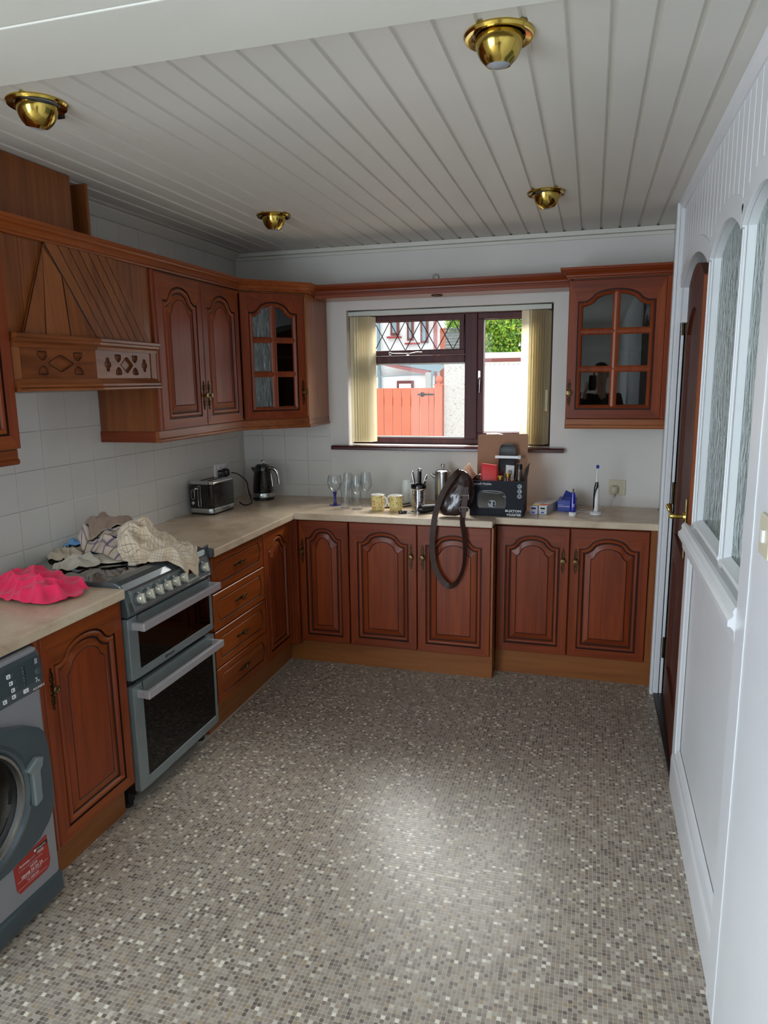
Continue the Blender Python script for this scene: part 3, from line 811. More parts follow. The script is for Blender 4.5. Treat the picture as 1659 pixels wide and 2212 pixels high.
# --- back run
yB = -.58
c = thing('base_cabinet', 'narrow cherry base cabinet below the clear glasses, its handle at the left edge', 'cabinet', (.76, -.28, 0))
obj('carcass', MB().box(.62, .915, -.556, -.02, .14, .868), 'oak_dark', c, True)
cab_door(c, c.location, (.614, yB, ZB), X, -Y_, .300, HD, 'L', hu=.022)
c = thing('base_cabinet', 'double-door cherry base cabinet under the cups, the bag strap hanging over it', 'cabinet', (1.325, -.28, 0))
obj('carcass', MB().box(.919, 1.735, -.556, -.02, .14, .868), 'oak_dark', c, True)
cab_door(c, c.location, (.922, yB, ZB), X, -Y_, .392, HD, 'R')
cab_door(c, c.location, (1.319, yB, ZB), X, -Y_, .405, HD, 'L')
obj('end_panel', MB().box(1.727, 1.738, -.578, -.45, .14, .868), 'oak_v', c, True, .001)
yC = -.46
c = thing('base_cabinet', 'double-door cherry base cabinet set back at the right, next to the wooden door', 'cabinet', (2.14, -.22, 0))
obj('carcass', MB().box(1.74, 2.56, -.436, -.02, .14, .868), 'oak_dark', c, True)
cab_door(c, c.location, (1.742, yC, ZB+.005), X, -Y_, .386, HD-.01, 'R')
cab_door(c, c.location, (2.134, yC, ZB+.005), X, -Y_, .398, HD-.01, 'L')
obj('filler_panel', MB().box(2.536, 2.580, -.445, -.425, .143, .868), 'oak_v', c, True, .001)
# plinths
tag(obj('plinth', MB().box(.50, .52, -2.598, -2.160, 0, .138), 'plinth_y'), 'short brown wooden plinth under the cabinet beside the washing machine', 'plinth')
m_ = MB(); m_.box(.505, .523, -1.52, -.527, 0, .138)
tag(obj('plinth', m_, 'plinth_y'), 'brown wooden plinth under the drawer cabinet on the left', 'plinth')
m_ = MB(); m_.box(.524, 1.7345, -.537, -.42, 0, .138)
tag(obj('plinth', m_, 'plinth_x'), 'brown wooden plinth along the three doors under the window', 'plinth')
tag(obj('plinth', MB().box(1.737, 2.583, -.418, -.40, 0, .142), 'plinth_x'), 'brown wooden plinth under the set-back right cabinet', 'plinth')
# worktops
WT = [(0, 0), (.0, 0)]
def wtop(name, poly, label):
    mb = MB().prism(poly, lambda a, b: (a, b, .872), lambda a, b: (a, b, .910))
    o = obj(name, mb, 'worktop_stone', None, None, .006); return tag(o, label, 'worktop')
wtop('worktop', [(.002, -3.35), (.592, -3.35), (.592, -2.150), (.002, -2.150)], 'beige stone-effect worktop over the washing machine, pink towel on it')
wtop('worktop', [(.002, -1.508), (.60, -1.508), (.60, -.602), (1.735, -.602), (1.735, -.485), (2.582, -.485), (2.602, -.3), (2.602, -.002), (.002, -.002)], 'long L-shaped beige stone-effect worktop from the cooker round to the door')

# --- wall units
ZP, Z0, Z1 = 1.382, 1.436, 2.148
def wallcab_side(parent, pts, z0, z1, mat): pass
c = thing('wall_cabinet', 'tall two-door cherry wall cabinet above the toaster', 'cabinet', (.16, -1.04, 1.4))
body('carcass', c, .002, .310, -1.445, -.632, Z0-.004, Z1, 'oak_v', None)
obj('light_rail', MB().box(.002, .301, -1.4515, -1.436, ZP, Z0-.004), 'cherry_x', c, True, .002)
obj('stile', MB().box(.310, .328, -1.449, -1.424, Z0, Z1), 'cherry_v', c, True, .003)
cab_door(c, c.location, (.333, -1.426, Z0+.002), Y_, X, .388, Z1-Z0-.01, 'R', ax='y', style='wall', hu=.366)
cab_door(c, c.location, (.333, -1.034, Z0+.002), Y_, X, .388, Z1-Z0-.01, 'L', ax='y', style='wall', hu=.022)
# corner cabinet
c = thing('corner_cabinet', 'diagonal corner wall cabinet with a glazed six-pane arched door', 'cabinet', (.25, -.25, 1.4))
mb = MB()
cp = [(.002, -.628), (.318, -.628), (.602, -.335), (.602, -.002), (.002, -.002)]
for za, zb in ((Z0-.004, Z0+.014), (1.785, 1.80), (Z1-.018, Z1)): mb.prism(cp if za != 1.785 else [(.012, -.58), (.27, -.58), (.56, -.28), (.56, -.012), (.012, -.012)], lambda a, b: (a, b, za), lambda a, b: (a, b, zb))
mb.box(.002, .012, -.628, -.002, Z0, Z1); mb.box(.002, .60, -.012, -.002, Z0, Z1)
obj('carcass', mb, 'oak_dark', c, True)
obj('end_panel', MB().box(.588, .606, -.335, -.002, Z0-.004, Z1), 'oak_v', c, True, .001)
A_, B_ = Vector((.333, -.626, 0)), Vector((.598, -.340, 0)); Ud = (B_-A_).normalized(); Wd = Vector((Ud.y, -Ud.x, 0)); Lw = (B_-A_).length
cab_door(c, c.location, (A_.x, A_.y, Z0+.002), Ud, Wd, Lw-.004, Z1-Z0-.01, 'R', glazed='lined', ax='x', style='wall', hu=Lw-.024)
# right glazed cabinet
c = thing('wall_cabinet', 'single glazed cherry wall cabinet with six panes right of the window', 'cabinet', (2.33, -.18, 1.4))
body('carcass', c, 2.083, 2.586, -.328, -.002, Z0-.004, Z1+.003, 'oak_dark', 'y0')
obj('shelf', MB().box(2.10, 2.57, -.30, -.02, 1.79, 1.805), 'oak_dark', c, True)
cab_door(c, c.location, (2.080, -.350, Z0+.002), X, -Y_, .475, Z1-Z0-.004, 'L', glazed='clear', ax='x', style='wall', hu=.016, hv=.135)
obj('stile', MB().box(2.556, 2.588, -.348, -.328, Z0, Z1), 'cherry_v', c, True, .002)
obj('light_rail', MB().prism([(-.348, 1.384), (-.353, 1.392), (-.353, 1.402), (-.346, 1.406), (-.346, 1.434), (-.33, 1.434), (-.33, 1.384)], lambda a, b: (2.078, a, b), lambda a, b: (2.586, a, b)).box(2.078, 2.094, -.33, -.002, 1.384, 1.434), 'oak_x', c, True)
# near left cabinet
c = thing('wall_cabinet', 'wall cabinet cut off by the left edge of the photo, beside the extractor hood', 'cabinet', (.16, -2.55, 1.4))
body('carcass', c, .002, .310, -2.80, -2.292, Z0-.004, Z1, 'oak_v', None)
cab_door(c, c.location, (.333, -2.795, Z0+.002), Y_, X, .498, Z1-Z0-.01, 'L', ax='y', style='wall')
obj('light_rail', MB().prism([(.300, ZP), (.318, ZP), (.324, ZP+.006), (.324, ZP+.016), (.318, ZP+.02), (.318, Z0-.004), (.30, Z0-.004)], lambda a, b: (a, -2.80, b), lambda a, b: (a, -2.300, b)).box(.002, .299, -2.316, -2.301, ZP, Z0-.004), 'cherry_y', c, True)

# light rail under corner run and cornices
lr = [(0, 0), (.008, 0), (.013, .006), (.013, .014), (.007, .019), (.007, .052), (-.010, .052), (-.010, 0)]
tag(obj('light_rail', MB().sweep(lr, [(.312, -1.452), (.312, -.632), (.600, -.333), (.600, -.003)], 0, ZP), 'oak_y'), 'moulded wooden light rail under the two-door and corner wall cabinets', 'moulding')
cn = [(-.02, 0), (.004, 0), (.006, .007), (.013, .010), (.014, .018), (.022, .026), (.034, .032), (.038, .038), (.044, .042), (.044, .054), (-.02, .054)]
tag(obj('cornice', MB().sweep(cn, [(.325, -2.83), (.325, -.628), (.602, -.338), (.602, -.215)], 0, 2.150), 'cherry_y'), 'long moulded cornice over the left wall cabinets and hood', 'cornice')
tag(obj('cornice', MB().sweep(cn, [(2.078, -.215), (2.078, -.345), (2.588, -.345)], 0, 2.153), 'cherry_x'), 'moulded cornice on top of the right glazed cabinet', 'cornice')
pb = thing('window_pelmet', 'wooden pelmet board with moulded front bridging over the window', 'pelmet', (1.34, -.1, 2.13))
obj('shelf_board', MB().box(.610, 2.075, -.205, -.002, 2.132, 2.150), 'oak_x', pb, True, .001)
obj('cornice', MB().sweep(cn, [(.606, -.205), (2.078, -.205)], 0, 2.150), 'cherry_x', pb, True)
obj('fascia', MB().box(.61, 2.075, -.214, -.2055, 2.130, 2.150), 'cherry_x', pb, True, .002)
sl = thing('soffit_light', 'small round brass downlight under the pelmet above the window', 'ceiling light', (1.33, -.11, 2.1315))
obj('rim', MB().lathe([(.032, 0), (.034, -.003), (.030, -.006), (.024, -.004), (.022, .0)], 24, caps=False), 'old_brass', sl)
obj('bulb', MB().lathe([(.0001, -.003), (.021, -.002), (.022, 0)], 20, caps=False), 'print_grey', sl)

# --- extractor hood
hd = thing('extractor_hood', 'wooden cooker hood canopy with diagonal planks and a carved front rail', 'cooker hood', (.17, -1.87, 1.63))
T1, T2 = Vector((.318, -2.09, 2.150)), Vector((.318, -1.70, 2.150))
BL, BR, AP = Vector((.328, -2.235, 1.825)), Vector((.328, -1.49, 1.825)), Vector((.366, -1.905, 1.825))
obj('backboard', MB().box(.27, .312, -2.291, -1.452, 1.64, 2.15), 'oak_v', hd, True)
def strip(poly, name, mat='oak_v', th=.009, gap=.0022):
    P = [Vector(p) for p in poly]; nrm = (P[1]-P[0]).cross(P[2]-P[0]).normalized()
    if nrm.x < 0: nrm = -nrm
    c_ = sum(P, Vector())/len(P); Q = []
    n = len(P)
    for i in range(n):
        e0 = (P[i]-P[i-1]).normalized(); e1 = (P[(i+1) % n]-P[i]).normalized()
        a = nrm.cross(e0); b_ = nrm.cross(e1)
        if a.dot(c_-P[i]) < 0: a = -a
        if b_.dot(c_-P[i]) < 0: b_ = -b_
        Q.append(P[i]+(a+b_)*gap)
    mb = MB(); k = len(Q); vs = [tuple(p-nrm*.002) for p in P]+[tuple(p+nrm*(th-.0045)) for p in P]+[tuple(p+nrm*th) for p in Q]
    fs = [tuple(range(k))[::-1], tuple(range(2*k, 3*k))]+[(i, (i+1) % k, k+(i+1) % k, k+i) for i in range(k)]+[(k+i, k+(i+1) % k, 2*k+(i+1) % k, 2*k+i) for i in range(k)]
    mb.add(vs, fs, [0]*(2+k)+[1]*k); return obj(name, mb, [mat, 'cherry_groove'], hd, True)
def lerp(a, b, t): return a+(b-a)*t
# left face (triangle T1 BL AP): near-vertical planks
strip([T1, BL, lerp(BL, AP, .28), lerp(T1, BL, .05)], 'plank')
for t0_, t1_ in ((.28, .62), (.62, 1.0)):
    strip([lerp(T1, AP, max(0, (t0_-.28)*1.0)) if t0_ > .28 else lerp(T1, BL, .05), lerp(BL, AP, t0_), lerp(BL, AP, t1_), lerp(T1, AP, (t1_-.28)*.99 if t1_ < 1 else .72)], 'plank')
# right face (T1 T2 BR AP): diagonal planks
nR = 7; br = [lerp(AP, BR, i/nR) for i in range(nR+1)]; tt = [lerp(T1, T2, (i/nR)**.9) for i in range(nR+1)]
for i in range(nR): strip([tt[i], br[i], br[i+1], tt[i+1]], 'plank')
# flat upright boards behind, left and right of the canopy
for y0, y1 in ((-2.291, -2.20), (-2.20, -2.12), (-2.12, -2.05)):
    mb = MB().box(.308, .316, y0+.001, y1-.001, 1.83, 2.15); obj('plank', mb, 'oak_v', hd, True, .001)
for y0, y1 in ((-1.74, -1.66), (-1.66, -1.58), (-1.58, -1.51), (-1.51, -1.452)):
    mb = MB().box(.308, .316, y0+.001, y1-.001, 1.83, 2.15); obj('plank', mb, 'oak_v', hd, True, .001)
# mantel: two moulded rails with a carved frieze between, slightly bowed to a point
path = [(.334, -2.288), (.372, -1.905), (.334, -1.455)]
up = [(-.03, 0), (-.002, 0), (.002, .012), (.014, .02), (.016, .028), (.022, .032), (.022, .042), (.016, .046), (-.03, .046)]
obj('upper_moulding', MB().sweep(up, path, 0, 1.781), 'oak_y', hd, True)
lo = [(-.03, 0), (.012, 0), (.018, .003), (.018, .010), (.010, .013), (.014, .016), (.013, .024), (.004, .032), (-.008, .046), (-.03, .046)]
obj('lower_moulding', MB().sweep(lo, path, 0, 1.628), 'oak_y', hd, True)
def frieze(p0, p1, shapes):
    p0, p1 = Vector((*p0, 0)), Vector((*p1, 0)); Uu = (p1-p0).normalized(); L = (p1-p0).length; nn = Vector((Uu.y, -Uu.x, 0))
    fr = lambda a, b, d: tuple(p0+Uu*a-nn*(d+.004)+Vector((0, 0, b)))
    plate('frieze', [(0, 1.672), (L, 1.672), (L, 1.784), (0, 1.784)], [[(cx*L+a, 1.728+b) for a, b in s_] for cx, s_ in shapes], .009, fr, 'oak_y', hd)
    mb = MB(); vs = [fr(a, b, d) for d in (.0085, .014) for a, b in ((0, 1.67), (L, 1.67), (L, 1.786), (0, 1.786))]
    mb.add(vs, [(0, 1, 2, 3), (4, 7, 6, 5), (0, 4, 5, 1), (1, 5, 6, 2), (2, 6, 7, 3), (3, 7, 4, 0)]); obj('frieze_back', mb, 'oak_y', hd, True)
    # dark stained edge of every cut shape
    for cx, s_ in shapes:
        mb = MB(); mb.tube([fr(cx*L+a, 1.728+b, -.0002) for a, b in s_], .0016, 5, 0, True)
        obj('carving', mb, 'cherry_groove', hd, True)
def rounded(P, r=.006, n=3):
    out = []; m = len(P)
    for i in range(m):
        p0, p1, p2 = Vector(P[i-1]), Vector(P[i]), Vector(P[(i+1) % m]); a = p1+(p0-p1).normalized()*r; b = p1+(p2-p1).normalized()*r
        for k in range(n+1): t = k/n; out.append(tuple(a*(1-t)**2+p1*2*t*(1-t)+b*t*t))
    return out
dia = rounded([(-.062, 0), (0, -.032), (.062, 0), (0, .032)], .012)
tr = lambda sx, sy: rounded([(sx*-.022, sy*.016), (sx*.022, sy*.016), (sx*.016, sy*-.002), (sx*-.002, sy*-.016), (sx*-.020, sy*-.004)][::(1 if sx*sy > 0 else -1)], .007)
cr = rounded([(-.008, -.026), (.008, -.026), (.010, -.010), (.020, -.008), (.020, .008), (.010, .010), (.008, .026), (-.008, .026), (-.010, .010), (-.020, .008), (-.020, -.008), (-.010, -.010)], .004)
def sh(c, P, dx=0, dy=0): return (c, [(a+dx, b+dy) for a, b in P])
frieze((.328, -2.25), (.366, -1.905), [sh(.50, dia), sh(.5, tr(-1, 1), -.083, .024), sh(.5, tr(-1, -1), -.083, -.024), sh(.5, tr(1, 1), .083, .024), sh(.5, tr(1, -1), .083, -.024)])
dia2 = rounded([(-.048, 0), (0, -.034), (.048, 0), (0, .034)], .008)
frieze((.366, -1.905), (.328, -1.49), [sh(.53, dia2), sh(.53, tr(-1, 1), -.066, .024), sh(.53, tr(-1, -1), -.066, -.024), sh(.53, tr(1, 1), .066, .024), sh(.53, tr(1, -1), .066, -.024), sh(.19, cr), sh(.87, cr)])
obj('side_return', MB().box(.10, .328, -2.291, -2.255, 1.64, 1.80), 'oak_v', hd, True)
obj('side_return', MB().box(.10, .328, -1.49, -1.452, 1.64, 1.80), 'oak_v', hd, True)
obj('underside', MB().box(.02, .325, -2.25, -1.50, 1.645, 1.655), 'steel', hd, True)
# boxed duct above the hood
bx = thing('duct_casing', 'brown wooden boxing above the cooker hood up to the ceiling', 'duct casing', (.11, -2.2, 2.2))
obj('front_panel', MB().box(.215, .228, -2.9, -1.800, 2.16, 2.447), 'oak_v', bx, True)
obj('side_panel', MB().box(.002, .224, -1.705, -1.690, 2.16, 2.444), 'oak_v', bx, True)
obj('inner_panel', MB().box(.03, .20, -1.86, -1.845, 2.16, 2.444), 'oak_dark', bx, True)
# wire coil lying on the pelmet
tag(obj('wire_coil', MB().ring((1.341, -.19, 2.222), (1, 0, 0), (0, 0, 1), .018, .0012, 24, 5).ring((1.343, -.186, 2.219), (1, 0, 0), (0, 0, 1), .013, .0012, 24, 5), 'black_plastic'), 'thin dark wire coil standing on the window pelmet', 'wire')

# ================================================================== APPLIANCES
RX = RT((0, 1, 0), (0, 0, 1))      # lettering on faces that look towards +x
RY = RT((1, 0, 0), (0, 0, 1))      # lettering on faces that look towards -y
m, nt, b = nmat('oven_glass'); out = nt.nodes['Material Output']
trn = N(nt, 'ShaderNodeBsdfTransparent'); trn.inputs[0].default_value = (.22, .21, .2, 1)
gls = N(nt, 'ShaderNodeBsdfGlossy'); gls.inputs['Roughness'].default_value = .03
frn = N(nt, 'ShaderNodeFresnel'); frn.inputs[0].default_value = 1.5; mix = N(nt, 'ShaderNodeMixShader')
nt.links.new(frn.outputs[0], mix.inputs[0]); nt.links.new(trn.outputs[0], mix.inputs[1]); nt.links.new(gls.outputs[0], mix.inputs[2]); nt.links.new(mix.outputs[0], out.inputs['Surface'])
ck = thing('cooker', 'grey double oven cooker with black hob heaped with cloths', 'cooker', (.3, -1.845, 0))
Y0, Y1 = -2.148, -1.540
cb = MB().box(.03, .50, Y0+.004, Y1-.004, .07, .885).box(.50, .565, Y0+.004, Y0+.03, .07, .80).box(.50, .565, Y1-.03, Y1-.004, .07, .80).box(.50, .565, Y0+.03, Y1-.03, .515, .545).box(.5, .565, Y0+.03, Y1-.03, .07, .09)
obj('body', cb, 'black_plastic', ck, True)
obj('hob', MB().box(.03, .505, Y0+.012, Y1-.012, .90, .9225), 'black_gloss', ck, True, .002)
rim = MB().prism([(.49, .80), (.49, .9265), (.515, .930), (.545, .928), (.568, .918), (.582, .898), (.594, .852), (.600, .815), (.598, .798), (.585, .792)], lambda a, b: (a, Y0, b), lambda a, b: (a, Y1, b))
rim.box(.03, .5, Y0, Y0+.014, .88, .924).box(.03, .5, Y1-.014, Y1, .88, .924)
obj('front_rim', rim, 'grey_enamel_dark', ck, True, .006)
# sloping fascia: local frame on the slope from (.582,.898) to (.598,.80)
s0, s1 = Vector((.6005, 0, .806)), Vector((.5845, 0, .892)); sv = (s1-s0).normalized(); nv = Vector((sv.z, 0, -sv.x))
def fas(y, t, d=0): p = s0+sv*t+nv*d; return Vector((p.x, y, p.z))
L = (s1-s0).length
mb = MB(); vs = [tuple(fas(y, t, d)) for d in (0, .003) for y, t in ((Y0+.035, .002), (Y1-.02, .002), (Y1-.02, L), (Y0+.02, L))]
mb.add(vs, [(0, 3, 2, 1), (4, 5, 6, 7), (0, 1, 5, 4), (1, 2, 6, 5), (2, 3, 7, 6), (3, 0, 4, 7)]); obj('fascia', mb, 'grey_enamel', ck, True, .001)
mb = MB(); 
for t in (.004, L-.001): mb.tube([tuple(fas(Y0+.035, t, .0035)), tuple(fas(Y1-.022, t, .0035))], .0012, 5)
obj('fascia_trim', mb, 'chrome', ck, True)
kn0 = None
for y, t in [(-2.085, .047), (-2.025, .047), (-1.965, .047), (-1.905, .046), (-1.845, .046), (-1.785, .046), (-1.615, .047)]:
    mb = MB(); T = Matrix((nv.cross(sv), sv, nv)).transposed().to_4x4(); T.translation = fas(y, t, .003); mb.M = T
    mb.lathe([(.026, 0), (.025, .006), (.021, .009)], 22, 0)
    mb.lathe([(.017, .008), (.0165, .024), (.0145, .028), (.0001, .029)], 20, 1)
    mb.box(-.0045, .0045, -.019, .019, .012, .034, 1)
    k = obj('knob', mb, ['grey_enamel_dark', 'knob_silver'], ck, True, .0008)
mb = MB(); vs = [tuple(fas(y, t, d)) for d in (.002, .0045) for y, t in ((-1.735, .045), (-1.672, .045), (-1.672, .070), (-1.735, .070))]
mb.add(vs, [(0, 3, 2, 1), (4, 5, 6, 7), (0, 1, 5, 4), (1, 2, 6, 5), (2, 3, 7, 6), (3, 0, 4, 7)]); obj('clock_display', mb, 'black_gloss', ck, True)
for i in range(6):
    T = Matrix((nv.cross(sv), sv, nv)).transposed().to_4x4(); T.translation = fas(-1.742+i*.0155, .018, .003); mb = MB(); mb.M = T
    mb.lathe([(.0052, 0), (.005, .004), (.003, .005)], 12); obj('button', mb, 'knob_silver', ck, True)
Tm = RT(Vector((0, 1, 0)), sv)
for y, t, s_ in [(-2.118, .077, '0'), (-2.055, .077, '- o +'), (-1.995, .077, '- o +'), (-1.935, .077, '0'), (-1.875, .077, '- o +'), (-1.70, .078, '---')]:
    p = fas(y, t, .0036)-Vector(ck.location); text('lettering', s_, ck, p, Tm, .009, 'print_white', .0002)
def ovendoor(z0, z1, wz0, wz1, hz, nm, logo=False):
    d = MB(); y0, y1 = Y0, Y1; wy0, wy1 = Y0+.058, Y1-.018
    d.box(.562, .590, y0, wy0, z0, z1).box(.562, .590, wy1, y1, z0, z1).box(.562, .590, wy0, wy1, z0, wz0).box(.562, .590, wy0, wy1, wz1, z1)
    dd = obj('oven_door', d, 'grey_enamel', ck, True, .003)
    obj('window', MB().box(.578, .586, wy0, wy1, wz0, wz1), 'oven_glass', dd, True)
    h = MB(); ya, yb = Y0+.022, Y1-.006
    h.box(.588, .628, ya+.001, ya+.016, hz-.014, hz+.014).box(.588, .628, yb-.016, yb-.001, hz-.014, hz+.014).box(.626, .644, ya, yb, hz-.015, hz+.015)
    obj('handle', h, 'brushed_alu', dd, True, .002)
    return dd
d1 = ovendoor(.545, .788, .575, .728, .755, 'a'); d2 = ovendoor(.088, .520, .125, .455, .484, 'b')
def logo(parent, root, x, y, z, s, mat, mbg=None):
    L_ = Vector(root.location)
    obj('logo_square', MB().box(x-.0005, x+.0006, y, y+s*.95, z-s*.5, z+s*.5).box(x+.0006, x+.0009, y+s*.35, y+s*.6, z-s*.25, z+s*.25, 1), [mat, 'grey_enamel' if mat == 'rubber' else 'print_dim'], parent, True)
    text('lettering', 'Hotpoint', parent, Vector((x, y+s*1.25, z))-L_, RX, s*1.25, mat, .0003)
logo(d1, ck, .5906, -1.925, .560, .011, 'rubber')
rk = MB()
for z, y0, y1 in ((.672, -2.08, -1.90), (.40, -2.08, -1.86), (.285, -2.08, -1.85)): rk.tube([(.535, y0, z), (.535, y1, z)], .0022, 6)
for dx in (.0, .02, .04): rk.tube([(.54, -2.07, .645-dx*.5), (.45+dx, -2.02+dx, .63)], .0016, 5)
obj('wire_rack', rk, 'chrome', ck, True)
ft = MB().box(.04, .52, Y0+.01, Y0+.05, .018, .075).box(.04, .52, Y1-.05, Y1-.01, .018, .075).box(.04, .50, Y0+.01, Y1-.01, .03, .07)
obj('base', ft, 'rubber', ck, True)
for x, y in ((.50, Y0+.03), (.50, Y1-.03), (.08, Y0+.03), (.08, Y1-.03)):
    obj('foot', MB().lathe([(.022, 0), (.022, .014), (.014, .02)], 14, 0, (x, y, 0)), 'rubber', ck, True)
obj('side_bracket', MB().box(.46, .598, -1.540, -1.5095, .878, .915).tube([(.56, -1.535, .918), (.575, -1.525, .93), (.57, -1.52, .91)], .006, 8), 'grey_enamel_dark', ck, True, .003)

# washing machine
wm = thing('washing_machine', 'silver front-loading washing machine with dark grey door at the left edge', 'washing machine', (.3, -2.9, 0))
WY0, WY1 = -3.20, -2.606
obj('body', MB().box(.03, .600, WY0, WY1, .01, .864), 'silver_paint', wm, True, .012)
cp_ = [(.58, .722), (.604, .724), (.613, .76), (.613, .80), (.607, .835), (.595, .858), (.57, .868), (.56, .868)]
obj('control_panel', MB().prism(cp_, lambda a, b: (a, WY0, b), lambda a, b: (a, WY1+.001, b)), 'washer_dark', wm, True, .006)
obj('kick_panel', MB().prism([(.56, .004), (.600, .012), (.612, .03), (.610, .082), (.604, .094), (.56, .094)], lambda a, b: (a, WY0, b), lambda a, b: (a, WY1+.003, b)), 'washer_dark', wm, True, .008)
half = [(-2.9, .692), (-2.84, .689), (-2.78, .676), (-2.70, .646), (-2.66, .622), (-2.641, .598), (-2.632, .55), (-2.629, .46), (-2.630, .38), (-2.638, .335), (-2.66, .306), (-2.70, .276), (-2.76, .258), (-2.83, .248), (-2.9, .245)]
full = half+[(-5.8-a, b) for a, b in half[1:-1][::-1]]
circ = [(-2.915+.205*math.cos(2*PI*k/40), .470+.195*math.sin(2*PI*k/40)) for k in range(40)]
wd = plate('door', full, [circ], .028, lambda a, b, d: (.601+d-.0, a, b), 'washer_dark', wm)
bv = wd.modifiers.new('b', 'BEVEL'); bv.width = .006; bv.segments = 2; bv.limit_method = 'ANGLE'; bv.angle_limit = .9
def ringlathe(prof, mat, name, par, sq=1):
    T = Matrix(((0, 0, 1), (1, 0, 0), (0, 1, 0))).to_4x4()
    mb = MB().lathe(prof, 48, 0, (0, -2.915, .470), caps=False, T=T); return obj(name, mb, mat, par, True)
ringlathe([(.206, .605), (.203, .630), (.190, .634), (.178, .620)], 'washer_dark', 'porthole_surround', wd)
ringlathe([(.180, .616), (.176, .628), (.168, .628), (.163, .612)], 'steel', 'porthole_ring', wd)
ringlathe([(.165, .612), (.150, .612), (.12, .622), (.07, .632), (.0001, .636)], 'oven_glass', 'porthole_glass', wd)
ringlathe([(.165, .6045), (.0001, .6045)], 'void', 'drum', wm)
obj('handle', MB().prism([(-2.695, .545), (-2.672, .535), (-2.680, .51), (-2.690, .50), (-2.692, .405), (-2.722, .395), (-2.722, .50), (-2.740, .52)], lambda a, b: (.622, a, b), lambda a, b: (.648, a, b)), 'grey_enamel', wd, True, .005)
obj('laundry', MB().sphere((.606, -2.765, .45), .03, sc=(.3, 1, 1.4)), 'pink_lid', wm, True) if False else None
for y, z in [(-2.738, .817), (-2.732, .794), (-2.727, .771), (-2.726, .750), (-2.760, .748)]:
    bt = obj('button', MB().box(.611, .615, y-.006, y+.006, z-.006, z+.006).box(.6145, .6155, y-.0045, y-.001, z-.003, z+.003, 1), ['print_white', 'print_dim'], wm, True, .0006)
    text('lettering', '~~~\n~~', wm, Vector((.6136, y+.009, z))-Vector(wm.location), RX, .006, 'print_grey', .0002)
obj('button', MB().box(.611, .615, -2.688, -2.670, .742, .754), 'print_white', wm, True, .0006)
text('lettering', '>II', wm, Vector((.6152, -2.686, .748))-Vector(wm.location), RX, .009, 'print_dim', .0002)
for i, s_ in enumerate(['v', 'o', '*', 'u', '=', '-']): text('lettering', s_, wm, Vector((.6136, -2.687+i*.0006, .823-i*.0105))-Vector(wm.location), RX, .011, 'print_grey', .0002)
for i in range(6): obj('indicator', MB().box(.6125, .6142, -2.678, -2.675, .819-i*.0105, .825-i*.0105), 'rubber', wm, True)
obj('lock_symbol', MB().box(.6115, .6138, -2.634, -2.624, .815, .832), 'print_grey', wm, True, .0006)
obj('power_button', MB().lathe([(.0105, .608), (.0105, .615), (.009, .616), (.0001, .616)], 18, 0, (0, -2.627, .790), T=Matrix(((0, 0, 1), (1, 0, 0), (0, 1, 0))).to_4x4()), 'grey_enamel_dark', wm, True)
for s_, y, z, sz in (('7', -2.640, .764, .02), ('kg', -2.631, .761, .009), ('AQUARIUS', -2.652, .739, .0095)):
    text('lettering', s_, wm, Vector((.6138, y, z))-Vector(wm.location), RX, sz, 'print_white', .0002)
sk = thing('sticker', 'red guarantee sticker on the washing machine front', 'sticker', (.60, -2.72, .18))
pl_ = [(-2.650, .245), (-2.6445, .160), (-2.651, .136), (-2.774, .132), (-2.786, .148), (-2.790, .236), (-2.768, .249)]
pl_ = [(-2.650, .247), (-2.6445, .158), (-2.652, .137), (-2.664, .131), (-2.774, .128), (-2.785, .146), (-2.789, .222), (-2.742, .235)]
obj('label_sheet', MB().prism(pl_, lambda a, b: (.6005, a, b), lambda a, b: (.6013, a, b)), 'sticker_red', sk, True)
obj('brand_strip', MB().box(.6013, .6016, -2.708, -2.650, .220, .232), 'rubber', sk, True)
Ls = Vector(sk.location)
obj('logo_square', MB().box(.6016, .6019, -2.706, -2.698, .222, .230), 'print_white', sk, True)
for s_, y, z, sz in (('Hotpoint', -2.696, .226, .0105), ('Activate', -2.768, .212, .0125), ('your', -2.723, .212, .011), ('FREE', -2.693, .212, .0125), ('5 year parts guarantee', -2.772, .199, .0108), ('NOW', -2.727, .187, .0115), ('08448 24 24 24', -2.764, .174, .0138), ('Customers in ROI', -2.750, .161, .009), ('01 2300 233', -2.741, .151, .009)):
    text('lettering', s_, sk, Vector((.6016, y, z))-Ls, RX, sz, 'print_white' if s_ not in ('your', '5 year parts guarantee', 'Customers in ROI') else 'print_grey', .0001)
obj('rule_line', MB().box(.6013, .6016, -2.780, -2.655, .1665, .1672).box(.6013, .6016, -2.780, -2.660, .1425, .1430), 'print_white', sk, True)

